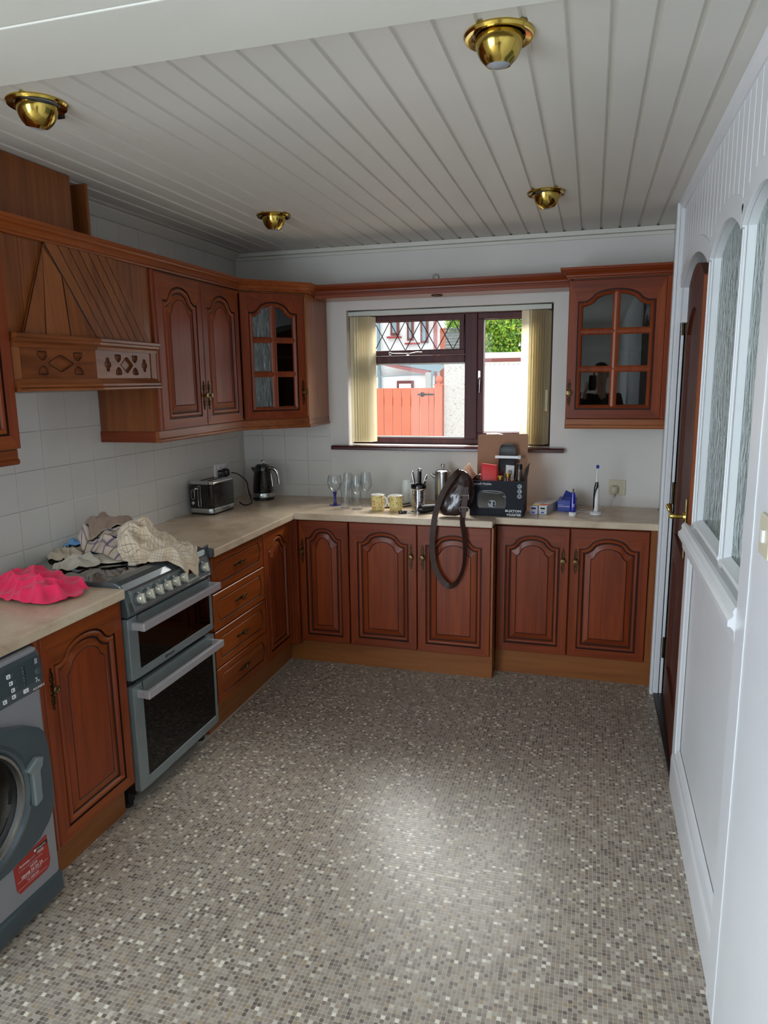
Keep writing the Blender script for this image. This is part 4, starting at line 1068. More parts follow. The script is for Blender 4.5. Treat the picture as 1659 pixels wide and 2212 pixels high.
# ================================================================== CEILING DOWNLIGHTS
def downlight(x, y, label, tilt=0, az=0):
    t = thing('downlight', label, 'ceiling light', (x, y, 2.45), 0, None)
    mb = MB().lathe([(.082, .004), (.084, -.004), (.080, -.010), (.070, -.009), (.062, -.006), (.060, .004)], 40, caps=False); obj('rim', mb, 'brass', t)
    mb = MB().lathe([(.060, .004), (.057, -.002), (.0565, .0035)], 32, caps=False); obj('inner_ring', mb, 'black_plastic', t)
    q = Matrix.Rotation(az, 4, 'Z') @ Matrix.Rotation(tilt, 4, 'X')
    pr = []
    for i in range(13):
        a = math.radians(-8+i*5.3); pr.append((.057*math.cos(a), -.008-.066*math.sin(a)))
    mb = MB(); mb.M = q; mb.lathe(pr, 36, caps=False); r_, z_ = pr[-1]; mb.lathe([(r_, z_), (r_-.003, z_-.003), (r_-.005, z_)], 36, caps=False)
    obj('eyeball', mb, 'brass', t)
    mb = MB(); mb.M = q; mb.lathe([(r_-.004, z_-.001), (r_*.6, z_-.006), (.0001, z_-.008)], 28, caps=False); obj('bulb', mb, 'print_grey', t)
    mb = MB().box(-.012, .012, .078, .100, -.012, .004); obj('spring_clip', mb, 'black_plastic', t)
    return t
downlight(1.971, -2.445, 'large brass eyeball downlight nearest the camera, right half of ceiling', .05, .3)
downlight(.647, -2.438, 'brass eyeball downlight over the washing machine side, at the left edge of ceiling', .30, 1.0)
downlight(.688, -.918, 'brass eyeball downlight above the corner by the drawers and kettle', .1, .5)
downlight(1.988, -.928, 'brass eyeball downlight in front of the right glazed cabinet', .25, -.6)

# ================================================================== BLINDS
bl = thing('vertical_blind', 'cream vertical blind on a white rail, its slats bunched at both sides of the window', 'blind', (1.35, .05, 2.07))
obj('head_rail', MB().box(.722, 1.972, .035, .075, 2.045, 2.073).box(.722, .73, .03, .08, 2.043, 2.076), 'blind_rail', bl, True, .003)
obj('cord', MB().tube([(.73, .032, 2.070), (.95, .03, 2.076), (1.3, .031, 2.072), (1.7, .03, 2.078), (1.97, .032, 2.073)], .0012, 5), 'print_dim', bl, True)
for i in range(8):
    x = .752+i*.0165; mb = MB(); y0, y1 = .020, .100
    w_ = .050 if i == 0 else .030; y1 = .085
    prof = [(x+w_*t+.0, y0+(y1-y0)*t*(.25 if i == 0 else 1)+.004*math.sin(PI*t)) for t in [k/6 for k in range(7)]]
    mb.prism(prof+[(a+.0012, b+.0012) for a, b in prof[::-1]], lambda a, b: (a, b, 1.266), lambda a, b: (a, b, 2.040))
    obj('slat', mb, 'blind_cream', bl, True)
for i in range(9):
    x = 1.805+i*.0135 if i == 0 else 1.848+(i-1)*.0135; mb = MB(); y0, y1 = .020, .100
    w_ = .058 if i == 0 else .028; y1 = .085
    prof = [(x+w_*t, y0+(y1-y0)*t*(.2 if i == 0 else 1)+.004*math.sin(PI*t)) for t in [k/6 for k in range(7)]]
    mb.prism(prof+[(a+.0012, b+.0012) for a, b in prof[::-1]], lambda a, b: (a, b, 1.262), lambda a, b: (a, b, 2.040))
    obj('slat', mb, 'blind_cream', bl, True)
ch = MB()
for k in range(90): 
    z = 2.04-k*.0068
    if z > 1.42: ch.sphere((1.966, .03, z), .0022, 0, 6, 4)
obj('chain', ch, 'brass', bl, True)['kind'] = 'stuff'
obj('cord_weight', MB().box(1.950, 1.964, .020, .032, 1.46, 1.585), 'pack_yellow' if False else 'blind_cream', bl, True, .003)

# ================================================================== THINGS ON THE WORKTOP
ZW = .9105
def rrect(w, d, r, n=5):
    P = []
    for cx, cy, a0 in ((w/2-r, d/2-r, 0), (-w/2+r, d/2-r, PI/2), (-w/2+r, -d/2+r, PI), (w/2-r, -d/2+r, 3*PI/2)):
        for k in range(n+1): a = a0+PI/2*k/n; P.append((cx+r*math.cos(a), cy+r*math.sin(a)))
    return P
def loft(rings, mat=0, caps=True, smooth=False):
    n = len(rings[0]); vs = [p for r in rings for p in r]
    fs = [(i*n+j, i*n+(j+1) % n, (i+1)*n+(j+1) % n, (i+1)*n+j) for i in range(len(rings)-1) for j in range(n)]
    if caps: fs += [tuple(range(n))[::-1], tuple(range((len(rings)-1)*n, len(rings)*n))]
    return vs, fs
def rr_loft(levels, n=5, smooth=True):
    """levels: (w, d, r, z)"""
    return loft([[(a, b, z) for a, b in rrect(w, d, r, n)] for w, d, r, z in levels])
# toaster
t = thing('toaster', 'black ribbed two-slot toaster with chrome top rim against the tiles', 'toaster', (.108, -.645, ZW), math.radians(-3))
v, f = rr_loft([(.150, .235, .02, 0), (.150, .235, .02, .010)]); obj('foot', MB().add(v, f), 'rubber', t)
v, f = rr_loft([(.160, .250, .028, .010), (.164, .254, .03, .013), (.163, .253, .03, .034), (.160, .250, .028, .037)]); obj('base_band', MB().add(v, f, 0, True), 'steel', t, sharp=30)
lv = [(.158, .248, .028, .037)]; z = .040
while z < .168: lv += [(.162, .252, .03, z), (.162, .252, .03, z+.0035), (.1585, .2485, .028, z+.0055)]; z += .0078
lv += [(.154, .246, .028, .176)]
v, f = rr_loft(lv); obj('body', MB().add(v, f, 0, True), 'black_gloss', t, sharp=25)
v, f = rr_loft([(.156, .247, .028, .176), (.158, .249, .028, .180), (.154, .245, .026, .186), (.10, .20, .02, .189)]); tb = MB().add(v, f, 0, True); obj('top_rim', tb, 'chrome', t, sharp=30)
for x in (-.022, .022): obj('slot', MB().box(x-.012, x+.012, -.075, .075, .186, .1895), 'void', t)
obj('control_panel', MB().box(-.066, .004, -.1265, -.123, .05, .165), 'black_plastic', t, None, .002)
sl_ = [(-.018+.009*math.cos(a), .055+.0+.009*math.sin(a)) for a in [PI+PI*k/8 for k in range(9)]]+[(-.018+.009*math.cos(a), .158+.009*math.sin(a)) for a in [PI*k/8 for k in range(9)]]
sl_ = [(a+.015, b) for a, b in sl_]
obj('lever_trim', MB().tube([(a, -.127, b) for a, b in sl_], .002, 6, 0, True), 'chrome', t)
obj('lever_knob', MB().sphere((-.024, -.130, .150), .0075, sc=(1, .8, 1)).box(-.022, -.004, -.13, -.127, .148, .153), 'chrome', t)
obj('button_trim', MB().tube([(-.045+.010*math.cos(a), -.127, (.098 if math.sin(a) < 0 else .134)+.010*math.sin(a)) for a in [2*PI*k/20 for k in range(20)]], .0022, 6, 0, True), 'chrome', t)
for z in (.097, .116, .135): obj('button', MB().lathe([(.0065, 0), (.006, .003), (.0001, .0035)], 14, 0, (-.045, -.1265, z), T=Matrix.Rotation(PI/2, 4, 'X')), 'black_gloss', t)
obj('dial', MB().lathe([(.010, 0), (.0095, .008), (.007, .009), (.0001, .009)], 18, 0, (-.043, -.1265, .068), T=Matrix.Rotation(PI/2, 4, 'X')), 'chrome', t)
text('lettering', 'Russell Hobbs', t, Vector((.0822, -.03, .0235)), RX, .014, 'print_dim', .0003)
# kettle
t = thing('kettle', 'black ribbed kettle with chrome handle and steel base band in the corner', 'kettle', (.215, -.19, ZW))
obj('power_base', MB().lathe([(.064, 0), (.068, .003), (.068, .016), (.066, .018)], 40), 'black_plastic', t)
pr = [(.066, .018), (.068, .020), (.068, .044), (.067, .046)]; obj('base_band', MB().lathe(pr, 40), 'steel', t)
pr = [(.0665, .046)]; z = .05
while z < .185:
    r = .067-.016*((z-.05)/.165)**1.6; pr += [(r, z), (r, z+.004), (r-.0022, z+.006)]; z += .0088
pr += [(.052, .19), (.049, .207), (.046, .216), (.040, .219)]
obj('body', MB().lathe(pr, 48), 'black_gloss', t, sharp=20)
obj('lid', MB().lathe([(.040, .216), (.039, .222), (.03, .226), (.0001, .227)], 32), 'black_plastic', t)
obj('lid_ring', MB().ring((0, 0, .238), (1, 0, 0), (0, 0, 1), .0115, .003, 20, 8), 'chrome', t)
mb = MB().add([(-.035, -.022, .207), (-.035, .022, .207), (-.083, 0, .204), (-.045, -.014, .150), (-.045, .014, .150), (-.063, 0, .172)], [(0, 2, 1), (0, 3, 5, 2), (1, 2, 5, 4), (3, 4, 5), (0, 1, 4, 3)])
obj('spout', mb, 'black_gloss', t, bevel=.002)
obj('handle', MB().tube([(.040, 0, .200), (.062, 0, .203), (.082, 0, .197), (.096, 0, .182), (.104, 0, .155), (.108, 0, .12), (.110, 0, .10)], [.011, .011, .0105, .009, .008, .0075, .006], 12, flat=1.3), 'chrome', t)
obj('gauge_strip', MB().tube([(.055, 0, .17), (.063, 0, .12), (.066, 0, .085)], .004, 8), 'chrome', t)
obj('switch', MB().tube([(.066, 0, .047), (.092, 0, .046)], [.004, .005], 8), 'chrome', t)
text('lettering', 'Russell Hobbs', t, Vector((-.026, -.0684, .032)), RY, .010, 'print_dim', .0003)
def curve(P, k=6):
    P = [Vector(p) for p in P]; Q = []
    for i in range(len(P)-1):
        p0, p1, p2, p3 = P[max(i-1, 0)], P[i], P[i+1], P[min(i+2, len(P)-1)]
        for j in range(k):
            q = j/k; Q.append(.5*((2*p1)+(p2-p0)*q+(2*p0-5*p1+4*p2-p3)*q*q+(3*p1-p0-3*p2+p3)*q**3))
    return Q+[P[-1]]
tag(obj('power_cord', MB().tube(curve([(.198, -.49, ZW+.03), (.215, -.47, ZW+.012), (.222, -.42, ZW+.005), (.205, -.34, ZW+.006), (.165, -.275, ZW+.025), (.138, -.25, ZW+.07), (.12, -.235, ZW+.12), (.075, -.25, ZW+.165), (.045, -.285, ZW+.180)]), .0042, 8), 'black_plastic'), 'black power cord looping between the toaster and the kettle', 'cord')
# sockets
def socket(loc, rz, label, mat, double=True, h=.086, w=.146):
    s = thing('wall_socket', label, 'socket', loc, rz)
    obj('plate', MB().box(0, w, -.009, 0, 0, h), mat, s, None, .003)
    for x in ((w*.30, w*.70) if double else (w*.74,)): obj('switch', MB().box(x-.007, x+.007, -.013, -.008, h*.62, h*.86), mat, s, None, .001)
    return s
socket((0, -.415, 1.068), -PI/2 + PI, 'white double socket on the tiles behind the toaster, two black plugs in it', 'white_plastic') if False else None
s = socket((0.001, -.425, 1.068), PI/2, 'white double socket on the tiles behind the toaster', 'white_plastic')
def plug(loc, rz, mat, label):
    p = thing('plug', label, 'plug', loc, rz)
    v, f = loft([[(a, -d, b) for a, b in P_] for d, P_ in ((0, rrect(.048, .05, .012)), (.018, rrect(.046, .048, .012)), (.032, rrect(.026, .04, .01)), (.036, rrect(.016, .03, .007)))])
    obj('body', MB().add(v, f, 0, True), mat, p, sharp=45)
    obj('cable_neck', MB().tube([(0, -.014, -.02), (0, -.015, -.042)], [.006, .004], 8), mat, p); return p
plug((.010, -.372, 1.092), PI/2, 'black_plastic', 'black plug in the left half of the socket behind the toaster')
plug((.010, -.318, 1.096), PI/2, 'black_plastic', 'black plug in the right half of the socket, nearer the kettle')
s = socket((2.328, -.0, .978), 0, 'cream single switched socket on the wall by the toothbrush', 'switch_cream', False, .088, .092)
p = plug((2.357, -.009, 1.010), 0, 'cream_plastic', 'cream shaver-style plug in the right wall socket')
tag(obj('charger_cable', MB().tube(curve([(2.357, -.04, .998), (2.345, -.062, .985), (2.325, -.06, .95), (2.315, -.055, .916), (2.30, -.12, .9135), (2.29, -.2, .9135), (2.286, -.24, .916)]), .0022, 7), 'white_plastic'), 'thin white charger cable from the cream plug to the toothbrush stand', 'cable')
tag(obj('loose_cable', MB().tube(curve([(2.24, -.24, .916), (2.18, -.235, .914), (2.12, -.14, .9135), (2.06, -.10, .9135), (2.02, -.11, .9135), (2.08, -.14, .9135), (2.16, -.16, .9135), (2.225, -.2, .914)]), .0022, 7), 'white_plastic'), 'loose white cable lying behind the blue tube', 'cable')
# glasses
def glass(name, label, x, y, prof, extra=None, grp=None, mat='tumbler_glass', cat='glass'):
    g = thing(name, label, cat, (x, y, ZW), 0, grp)
    for nm, P_, m_ in prof: obj(nm, MB().lathe(P_, 32, caps=False), m_, g)
    return g
glass('gin_glass', 'balloon glass on a cobalt blue stem, leftmost of the glasses', .741, -.30, [
    ('bowl', [(.004, .078), (.018, .086), (.036, .104), (.045, .130), (.044, .155), (.037, .182), (.0355, .182), (.0425, .155), (.0435, .131), (.035, .107), (.017, .09), (.0001, .086)], 'tumbler_glass'),
    ('stem', [(.0001, .080), (.014, .082), (.010, .070), (.0065, .045), (.0075, .02), (.012, .006), (.034, .003), (.036, 0), (.0001, 0)], 'cobalt')])
glass('pint_glass', 'ribbed straight beer glass in front of the others', .833, -.375, [('body', [(.0001, 0), (.028, 0), (.029, .006), (.028, .03), (.024, .06), (.026, .09), (.033, .125), (.034, .150), (.0325, .150), (.0315, .125), (.0245, .09), (.0225, .06), (.026, .03), (.025, .012), (.0001, .010)], 'tumbler_glass')])
glass('tumbler', 'plain tall tumbler standing behind the beer glass', .868, -.27, [('body', [(.0001, 0), (.029, 0), (.030, .005), (.033, .148), (.0315, .148), (.028, .014), (.0001, .012)], 'tumbler_glass')])
wineprof = [('bowl', [(.004, .085), (.010, .09), (.024, .105), (.036, .130), (.036, .150), (.028, .205), (.0265, .205), (.0345, .15), (.0345, .131), (.022, .108), (.009, .094), (.0001, .090)], 'tumbler_glass'),
    ('stem', [(.0001, .09), (.006, .088), (.004, .07), (.0035, .03), (.006, .008), (.030, .003), (.031, 0), (.0001, 0)], 'tumbler_glass')]
glass('wine_glass', 'tall clear wine glass in front, right of the beer glass', .918, -.41, wineprof, grp='clear wine glasses')
glass('wine_glass', 'clear wine glass behind the blue-stemmed one', .79, -.20, [(a, [(r*.85, z*.9) for r, z in b_], m_) for a, b_, m_ in wineprof], grp='clear wine glasses')
glass('wine_glass', 'clear wine glass furthest right, close behind the front one', .940, -.30, wineprof, grp='clear wine glasses')
# mugs with a small flower print
m, nt, b = nmat('chintz'); v = coords(nt, (1, 1, 1))
vo = N(nt, 'ShaderNodeTexVoronoi'); vo.inputs['Scale'].default_value = 150; nt.links.new(v, vo.inputs['Vector'])
c1 = ramp(nt, vo.outputs['Color'], [(.0, lin((200, 60, 70))), (.35, lin((232, 214, 120))), (.6, lin((232, 214, 120))), (.8, lin((90, 130, 70)))])
c1.node.color_ramp.interpolation = 'CONSTANT'
mk = ramp(nt, vo.outputs['Distance'], [(.0, (1, 1, 1)), (.42, (1, 1, 1)), (.5, (0, 0, 0))])
mx = N(nt, 'ShaderNodeMix', data_type='RGBA'); mx.inputs[6].default_value = (*lin((236, 222, 150)), 1)
nt.links.new(mk, mx.inputs[0]); nt.links.new(c1, mx.inputs[7]); nt.links.new(mx.outputs[2], b.inputs['Base Color']); b.inputs['Roughness'].default_value = .2
def mug(x, y, label, ha):
    g = thing('mug', label, 'mug', (x, y, ZW), ha, 'yellow flowered mugs')
    mb = MB().lathe([(.0001, 0), (.034, 0), (.0375, .004), (.0385, .02), (.0385, .088)], 32, 0, caps=False); obj('body', mb, 'chintz', g)
    mb = MB().lathe([(.0385, .088), (.0395, .091), (.0375, .092), (.036, .086), (.036, .01), (.0001, .008)], 32, 0, caps=False); obj('inside', mb, 'china', g)
    obj('handle', MB().tube([(.036, 0, .074), (.052, 0, .078), (.063, 0, .066), (.062, 0, .045), (.052, 0, .028), (.037, 0, .022)], [.006, .0055, .005, .005, .0055, .006], 10), 'china', g)
mug(1.043, -.400, 'yellow flowered mug, left one, handle to the right', -.35)
mug(1.153, -.405, 'yellow flowered mug, right one, handle to the left', PI-.35)
def dish(x, y, z, r, label):
    g = thing('plate', label, 'plate', (x, y, z), 0)
    obj('body', MB().lathe([(.0001, 0), (r*.55, 0), (r*.62, .004), (r, .010), (r*1.0, .012), (r*.98, .012), (r*.6, .006), (.0001, .004)], 48, caps=False), 'china', g)
    obj('rim_line', MB().lathe([(r*.995, .0122), (r*.985, .0126), (r*.95, .0122)], 48, caps=False), 'pack_blue', g); return g
dish(1.075, -.215, ZW, .128, 'large blue-rimmed white plate, lower of the two behind the mugs')
dish(1.085, -.19, ZW+.013, .118, 'smaller blue-rimmed white plate stacked on top behind the mugs')
o = tag(obj('rusk', MB().sphere((1.09, -.2, ZW+.040), .045, sc=(1, .6, .32)), 'amber'), 'small brown roll lying on the upper plate', 'food')
# steel canister / cafetiere, jugs, cutlery pot
t = thing('cafetiere', 'tall polished steel cafetiere with a domed lid', 'coffee pot', (1.372, -.13, ZW))
obj('body', MB().lathe([(.0001, 0), (.048, 0), (.049, .004), (.049, .190), (.051, .192), (.051, .198)], 44, caps=False), 'steel', t)
obj('lid', MB().lathe([(.051, .198), (.050, .204), (.035, .211), (.012, .214), (.0001, .2145)], 44, caps=False), 'chrome', t)
obj('plunger_knob', MB().lathe([(.005, .213), (.005, .226), (.012, .228), (.0125, .242), (.011, .244), (.0001, .244)], 24, caps=False), 'steel', t)
obj('spout', MB().tube([(-.045, -.005, .165), (-.066, -.01, .18), (-.074, -.012, .186)], [.014, .01, .007], 10), 'steel', t)
obj('handle', MB().tube([(.02, .045, .17), (.03, .08, .165), (.035, .085, .09), (.022, .046, .05)], .007, 8), 'steel', t)
for x, y, s_, lb in ((1.158, -.17, 1.0, 'frosted plastic beaker behind, left of the cutlery pot'), (1.215, -.215, .93, 'frosted plastic beaker next to the cutlery pot')):
    t = thing('plastic_beaker', lb, 'beaker', (x, y, ZW))
    obj('body', MB().lathe([(.0001, 0), (.027*s_, 0), (.029*s_, .004), (.031*s_, .12*s_), (.026*s_, .148*s_), (.024*s_, .148*s_), (.029*s_, .118*s_), (.027*s_, .008), (.0001, .006)], 24, caps=False), 'frosted', t)
t = thing('cutlery_pot', 'ribbed steel pot with a black collar holding knives', 'pot', (1.278, -.365, ZW))
pr = [(.0001, 0), (.038, 0)]; z = .003
while z < .118: pr += [(.040+.00003*z, z), (.040, z+.005), (.0375, z+.0075)]; z += .0095
pr += [(.0405, .122), (.0425, .128)]
obj('body', MB().lathe(pr, 40, caps=False), 'chrome', t, sharp=20)
obj('collar', MB().lathe([(.0425, .128), (.0455, .131), (.0455, .150), (.043, .153), (.037, .150), (.037, .132), (.0001, .130)], 40, caps=False), 'black_gloss', t)
def knife(x, y, h, dx, dy, rz, label, mat, r=.008, tipmat='steel'):
    k = thing('knife', label, 'utensil', (x, y, ZW+.135), 0)
    obj('handle', MB().tube([(0, 0, 0), (dx*.4, dy*.4, h*.4), (dx*.8, dy*.8, h*.8), (dx, dy, h)], [r*.8, r, r*1.05, r*.8], 10, flat=.6), mat, k)
    if tipmat: obj('blade_collar', MB().tube([(0, 0, -.012), (0, 0, .006)], r*.9, 10, flat=.6), tipmat, k); obj('end_cap', MB().sphere((dx, dy, h), r, sc=(1, .7, .8)), tipmat, k)
knife(1.255, -.36, .085, -.016, 0, 0, 'steel knife handle leaning left in the pot', 'steel')
knife(1.283, -.37, .098, .002, 0, 0, 'thick black knife handle, tallest in the pot', 'black_plastic', .013)
knife(1.275, -.35, .10, .006, .004, 0, 'slim steel handle behind the tall black one', 'steel', .006)
knife(1.300, -.36, .066, .022, 0, 0, 'steel handle leaning to the right in the pot', 'steel', .007)
knife(1.305, -.375, .04, .016, -.003, 0, 'short black handle at the right edge of the pot', 'black_plastic', .007)
# car key and ring
t = thing('car_key', 'black car key with a silver blade and key ring lying at the worktop edge', 'key', (1.21, -.475, ZW), .15)
v, f = loft([[(a, b, z) for a, b in rrect(.05*s_, .028*s_, .012*s_)] for s_, z in ((.9, 0), (1, .004), (1, .010), (.85, .014))]); obj('fob', MB().add(v, f, 0, True), 'black_gloss', t, sharp=50)
obj('blade', MB().box(.024, .066, -.004, .004, .004, .006), 'steel', t)
obj('key_ring', MB().ring((.035, .03, .006), (1, 0, .0), (0, 1, .1), .015, .0014, 24, 6).ring((.06, .035, .004), (1, 0, .0), (0, 1, .0), .012, .0012, 20, 6), 'chrome', t)
obj('spare_key', MB().box(.05, .10, .024, .032, .003, .005).lathe([(.011, .002), (.011, .005)], 14, 0, (.05, .03, 0)), 'steel', t)
# folded umbrella
t = thing('umbrella', 'short rolled black umbrella lying behind the bag', 'umbrella', (1.308, -.462, ZW+.024), math.radians(40))
obj('cover', MB().tube([(0, 0, 0), (.03, 0, .0), (.09, 0, .001), (.19, 0, .002)], [.023, .024, .021, .019], 20), 'nylon_black', t)
obj('end_cap', MB().tube([(-.012, 0, 0), (-.003, 0, 0), (0.003, 0, 0)], [.012, .019, .0245], 20), 'black_plastic', t)

# ---- toaster box, open, filled with groceries
BX = (1.588, 1.878, -.455, -.215); BH = .196
t = thing('toaster_box', 'open dark toaster carton with its brown lid standing upright', 'box', ((BX[0]+BX[1])/2, -.335, ZW), 0)
x0, x1, y0, y1 = -.145, .145, -.12, .12
obj('front_panel', MB().box(x0, x1, y0, y0+.003, 0, BH), 'navy_box', t)
obj('back_panel', MB().box(x0, x1, y1-.003, y1, 0, BH), 'cardboard', t)
obj('side_panel', MB().box(x0, x0+.003, y0+.003, y1-.003, 0, BH), 'navy_box', t)
obj('side_panel', MB().box(x1-.003, x1, y0+.003, y1-.003, 0, BH), 'navy_box', t)
obj('bottom_panel', MB().box(x0+.003, x1-.003, y0+.003, y1-.003, 0.0005, .003), 'cardboard', t)
lid = rounded([(x0+.003, BH), (x1-.002, BH), (x1-.002, .432), (x0+.003, .425)], .012)
obj('lid', MB().prism(lid, lambda a, b: (a, y1-.004+(b-BH)*.12, b), lambda a, b: (a, y1-.001+(b-BH)*.12, b)), 'cardboard', t)
mb = MB().add([(x0, y0+.02, BH), (x0, y1-.01, BH), (x0-.035, y1-.03, BH+.07), (x0-.042, y0+.06, BH+.055), (x0-.003, y0+.02, BH), (x0-.003, y1-.01, BH), (x0-.038, y1-.03, BH+.072), (x0-.045, y0+.06, BH+.057)], [(0, 1, 2, 3), (4, 7, 6, 5), (0, 4, 5, 1), (1, 5, 6, 2), (2, 6, 7, 3), (3, 7, 4, 0)])
obj('flap', mb, 'cardboard', t)
mb = MB().add([(x1, y0+.005, BH), (x1, y1-.005, BH), (x1+.010, y1-.01, BH+.075), (x1+.004, y0+.06, BH+.062), (x1+.003, y0+.005, BH), (x1+.003, y1-.005, BH), (x1+.013, y1-.01, BH+.077), (x1+.007, y0+.06, BH+.064)], [(0, 3, 2, 1), (4, 5, 6, 7), (0, 4, 5, 1), (1, 5, 6, 2), (2, 6, 7, 3), (3, 7, 4, 0)])
obj('flap', mb, 'navy_box', t)
F_ = y0-.0005
text('lettering', 'Russell Hobbs', t, Vector((-.132, F_, .178)), RY, .0185, 'print_white', .0002)
text('lettering', 'BUXTON', t, Vector((.136, F_, .032)), RY, .0165, 'print_white', .0002, 'RIGHT', .0004, 1.25)
text('lettering', 'BLACK 2 SLICE', t, Vector((.136, F_, .021)), RY, .0085, 'print_grey', .0002, 'RIGHT', 0, 1.2)
text('lettering', 'TOASTER', t, Vector((.136, F_, .0095)), RY, .0155, 'print_white', .0002, 'RIGHT', .0004, 1.2)
text('lettering', 'SLICE, TOAST AND MORE', t, Vector((-.108, F_, .165)), RY, .005, 'print_dim', .0002)
for i, z in enumerate((.168, .141, .114)):
    mb = MB().lathe([(.0125, 0), (.0125, .0006), (.0001, .0006)], 24, 0, (.125, F_, z), T=Matrix.Rotation(PI/2, 4, 'X')); o = obj('round_badge', mb, 'print_grey', t)
    text('lettering', ('%', 'S', 'O')[i], t, Vector((.1195, F_-.0008, z)), RY, .014, 'black_gloss', .0001, bold=.0006)
# picture of the toaster on the carton: flat print, shapes only
pt_ = MB()
pt_.prism(rounded([(-.100, .045), (.048, .045), (.052, .125), (.036, .139), (-.074, .139), (-.098, .125)], .012), lambda a, b: (a, F_+.0004, b), lambda a, b: (a, F_-.0001, b)); obj('print_body', pt_, 'black_gloss', t)
pt_ = MB()
pt_.tube([(a, F_-.0003, b) for a, b in [(-.088, .042), (-.100, .060), (-.102, .118), (-.092, .134), (-.075, .141), (-.02, .144), (.03, .137), (.044, .124), (.049, .10), (.051, .062), (.044, .045)]], .0010, 4, flat=1)
pt_.tube([(a, F_-.0003, b) for a, b in [(-.078, .136), (-.06, .131), (.01, .128), (.034, .132)]], .0016, 4)
pt_.tube([(a, F_-.0003, b) for a, b in [(-.07, .138), (-.01, .139), (.024, .135)]], .0016, 4)
pt_.tube([(a, F_-.0003, b) for a, b in [(.036, .112), (.054, .108)]], .0022, 4)
obj('print_outline', pt_, 'print_grey', t)
obj('print_dial', MB().prism(rounded([(-.047, .052), (-.004, .048), (.000, .088), (-.040, .090)], .016), lambda a, b: (a, F_, b), lambda a, b: (a, F_-.0006, b)), 'print_grey', t)
for a, b in ((-.034, .076), (-.012, .074), (-.012, .060)): obj('print_mark', MB().prism([(a+.006*math.cos(q), b+.007*math.sin(q)) for q in [k*PI/5 for k in range(10)]], lambda a, b: (a, F_-.0005, b), lambda a, b: (a, F_-.0009, b)), 'navy_box', t)
# contents
t = thing('coffee_bag', 'black foil coffee bag with a white label standing against the carton lid', 'packet', (1.765, -.29, ZW+.10), -.08)
v, f = loft([[(a, b+zz*.18, zz) for a, b in rrect(w_, d_, min(w_, d_)*.45)] for w_, d_, zz in ((.098, .05, 0), (.104, .055, .06), (.100, .045, .12), (.098, .028, .165), (.098, .012, .196), (.100, .006, .205), (.098, .005, .245), (.085, .004, .268), (.06, .004, .278))]); obj('bag', MB().add(v, f, 0, True), 'pack_black', t, sharp=60)
obj('label', MB().add([(.002, -.0125, .085), (.047, -.0125, .083), (.045, .0125, .160), (-.003, .0125, .163)], [(0, 1, 2, 3)]).add([(.002, -.0145, .085), (.047, -.0145, .083), (.045, .0105, .160), (-.003, .0105, .163)], [(0, 1, 2, 3)]), 'print_white', t)
for i in range(7): obj('barcode_bar', MB().add([(.012+i*.0035, -.0066, .112), (.0135+i*.0035+(i % 3)*.0006, -.0066, .112), (.0135+i*.0035+(i % 3)*.0006, .0016, .136), (.012+i*.0035, .0016, .136)], [(0, 1, 2, 3)]), 'black_plastic', t)
t = thing('bag_clip', 'white bag clip closing the black coffee bag', 'clip', (1.765, -.29, ZW+.10), -.08)
obj('upper_arm', MB().box(-.068, .066, .019, .026, .198, .214), 'white_plastic', t, None, .002)
obj('lower_arm', MB().box(-.064, .066, .040, .046, .199, .212), 'white_plastic', t, None, .002)
obj('hinge_end', MB().lathe([(.009, .196), (.009, .216)], 14, 0, (.070, .032, 0)), 'white_plastic', t)
t = thing('red_packet', 'bright red packet leaning in the front left of the carton', 'packet', (1.690, -.385, ZW+.12), .1)
v, f = loft([[(a+zz*-.05, b+zz*.12, zz+a*-.12) for a, b in rrect(w_, d_, d_*.4)] for w_, d_, zz in ((.100, .04, 0), (.098, .045, .06), (.092, .03, .125), (.088, .018, .150), (.085, .012, .156))]); obj('body', MB().add(v, f, 0, True), 'pack_red', t, sharp=60)
obj('folded_edge', MB().box(-.052, -.02, -.024, -.018, .098, .103), 'pack_red', t)
t = thing('snack_bag', 'clear bag of brown nuts at the left end of the carton', 'packet', (1.632, -.335, ZW+.13))
obj('nuts', MB().sphere((0, 0, .055), .030, sc=(1, .9, 1.1)), 'amber', t)
v, f = loft([[(a+zz*.12, b, zz) for a, b in rrect(w_, d_, d_*.45)] for w_, d_, zz in ((.064, .06, .0), (.070, .066, .05), (.062, .05, .09), (.045, .02, .115), (.05, .008, .135))]); obj('bag', MB().add(v, f, 0, True), 'clear_plastic', t, sharp=80)
def bottle(x, y, zt, r, cap, bodym, label, capm='gold_cap'):
    g = thing('bottle', label, 'bottle', (x, y, ZW+.005))
    obj('body', MB().lathe([(.0001, 0), (r, 0), (r, zt*.62), (r*.5, zt*.78), (r*.45, zt-cap), (.0001, zt-cap)], 24, caps=False), bodym, g)
    obj('cap', MB().lathe([(r*.62, zt-cap), (r*.66, zt-cap+.003), (r*.66, zt-.002), (r*.58, zt), (.0001, zt)], 24, caps=False), capm, g)
bottle(1.750, -.425, .214, .024, .02, 'amber', 'jar with a brass-coloured cap behind the red packet')
bottle(1.788, -.395, .226, .024, .026, 'amber', 'bottle with a gold cap in the middle of the carton')
g = thing('glass_bottle', 'clear bottle with a black cap at the right of the carton', 'bottle', (1.846, -.36, ZW+.005))
obj('body', MB().lathe([(.0001, 0), (.026, 0), (.026, .17), (.022, .20), (.0145, .222), (.0135, .25), (.0001, .25)], 24, caps=False), 'clear_plastic', g)
obj('cap', MB().lathe([(.016, .245), (.016, .272), (.014, .275), (.0001, .275)], 24, caps=False), 'black_plastic', g)
obj('sauce_label', MB().lathe([(.0265, .10), (.0265, .16)], 24, caps=False), 'pack_pale', g)
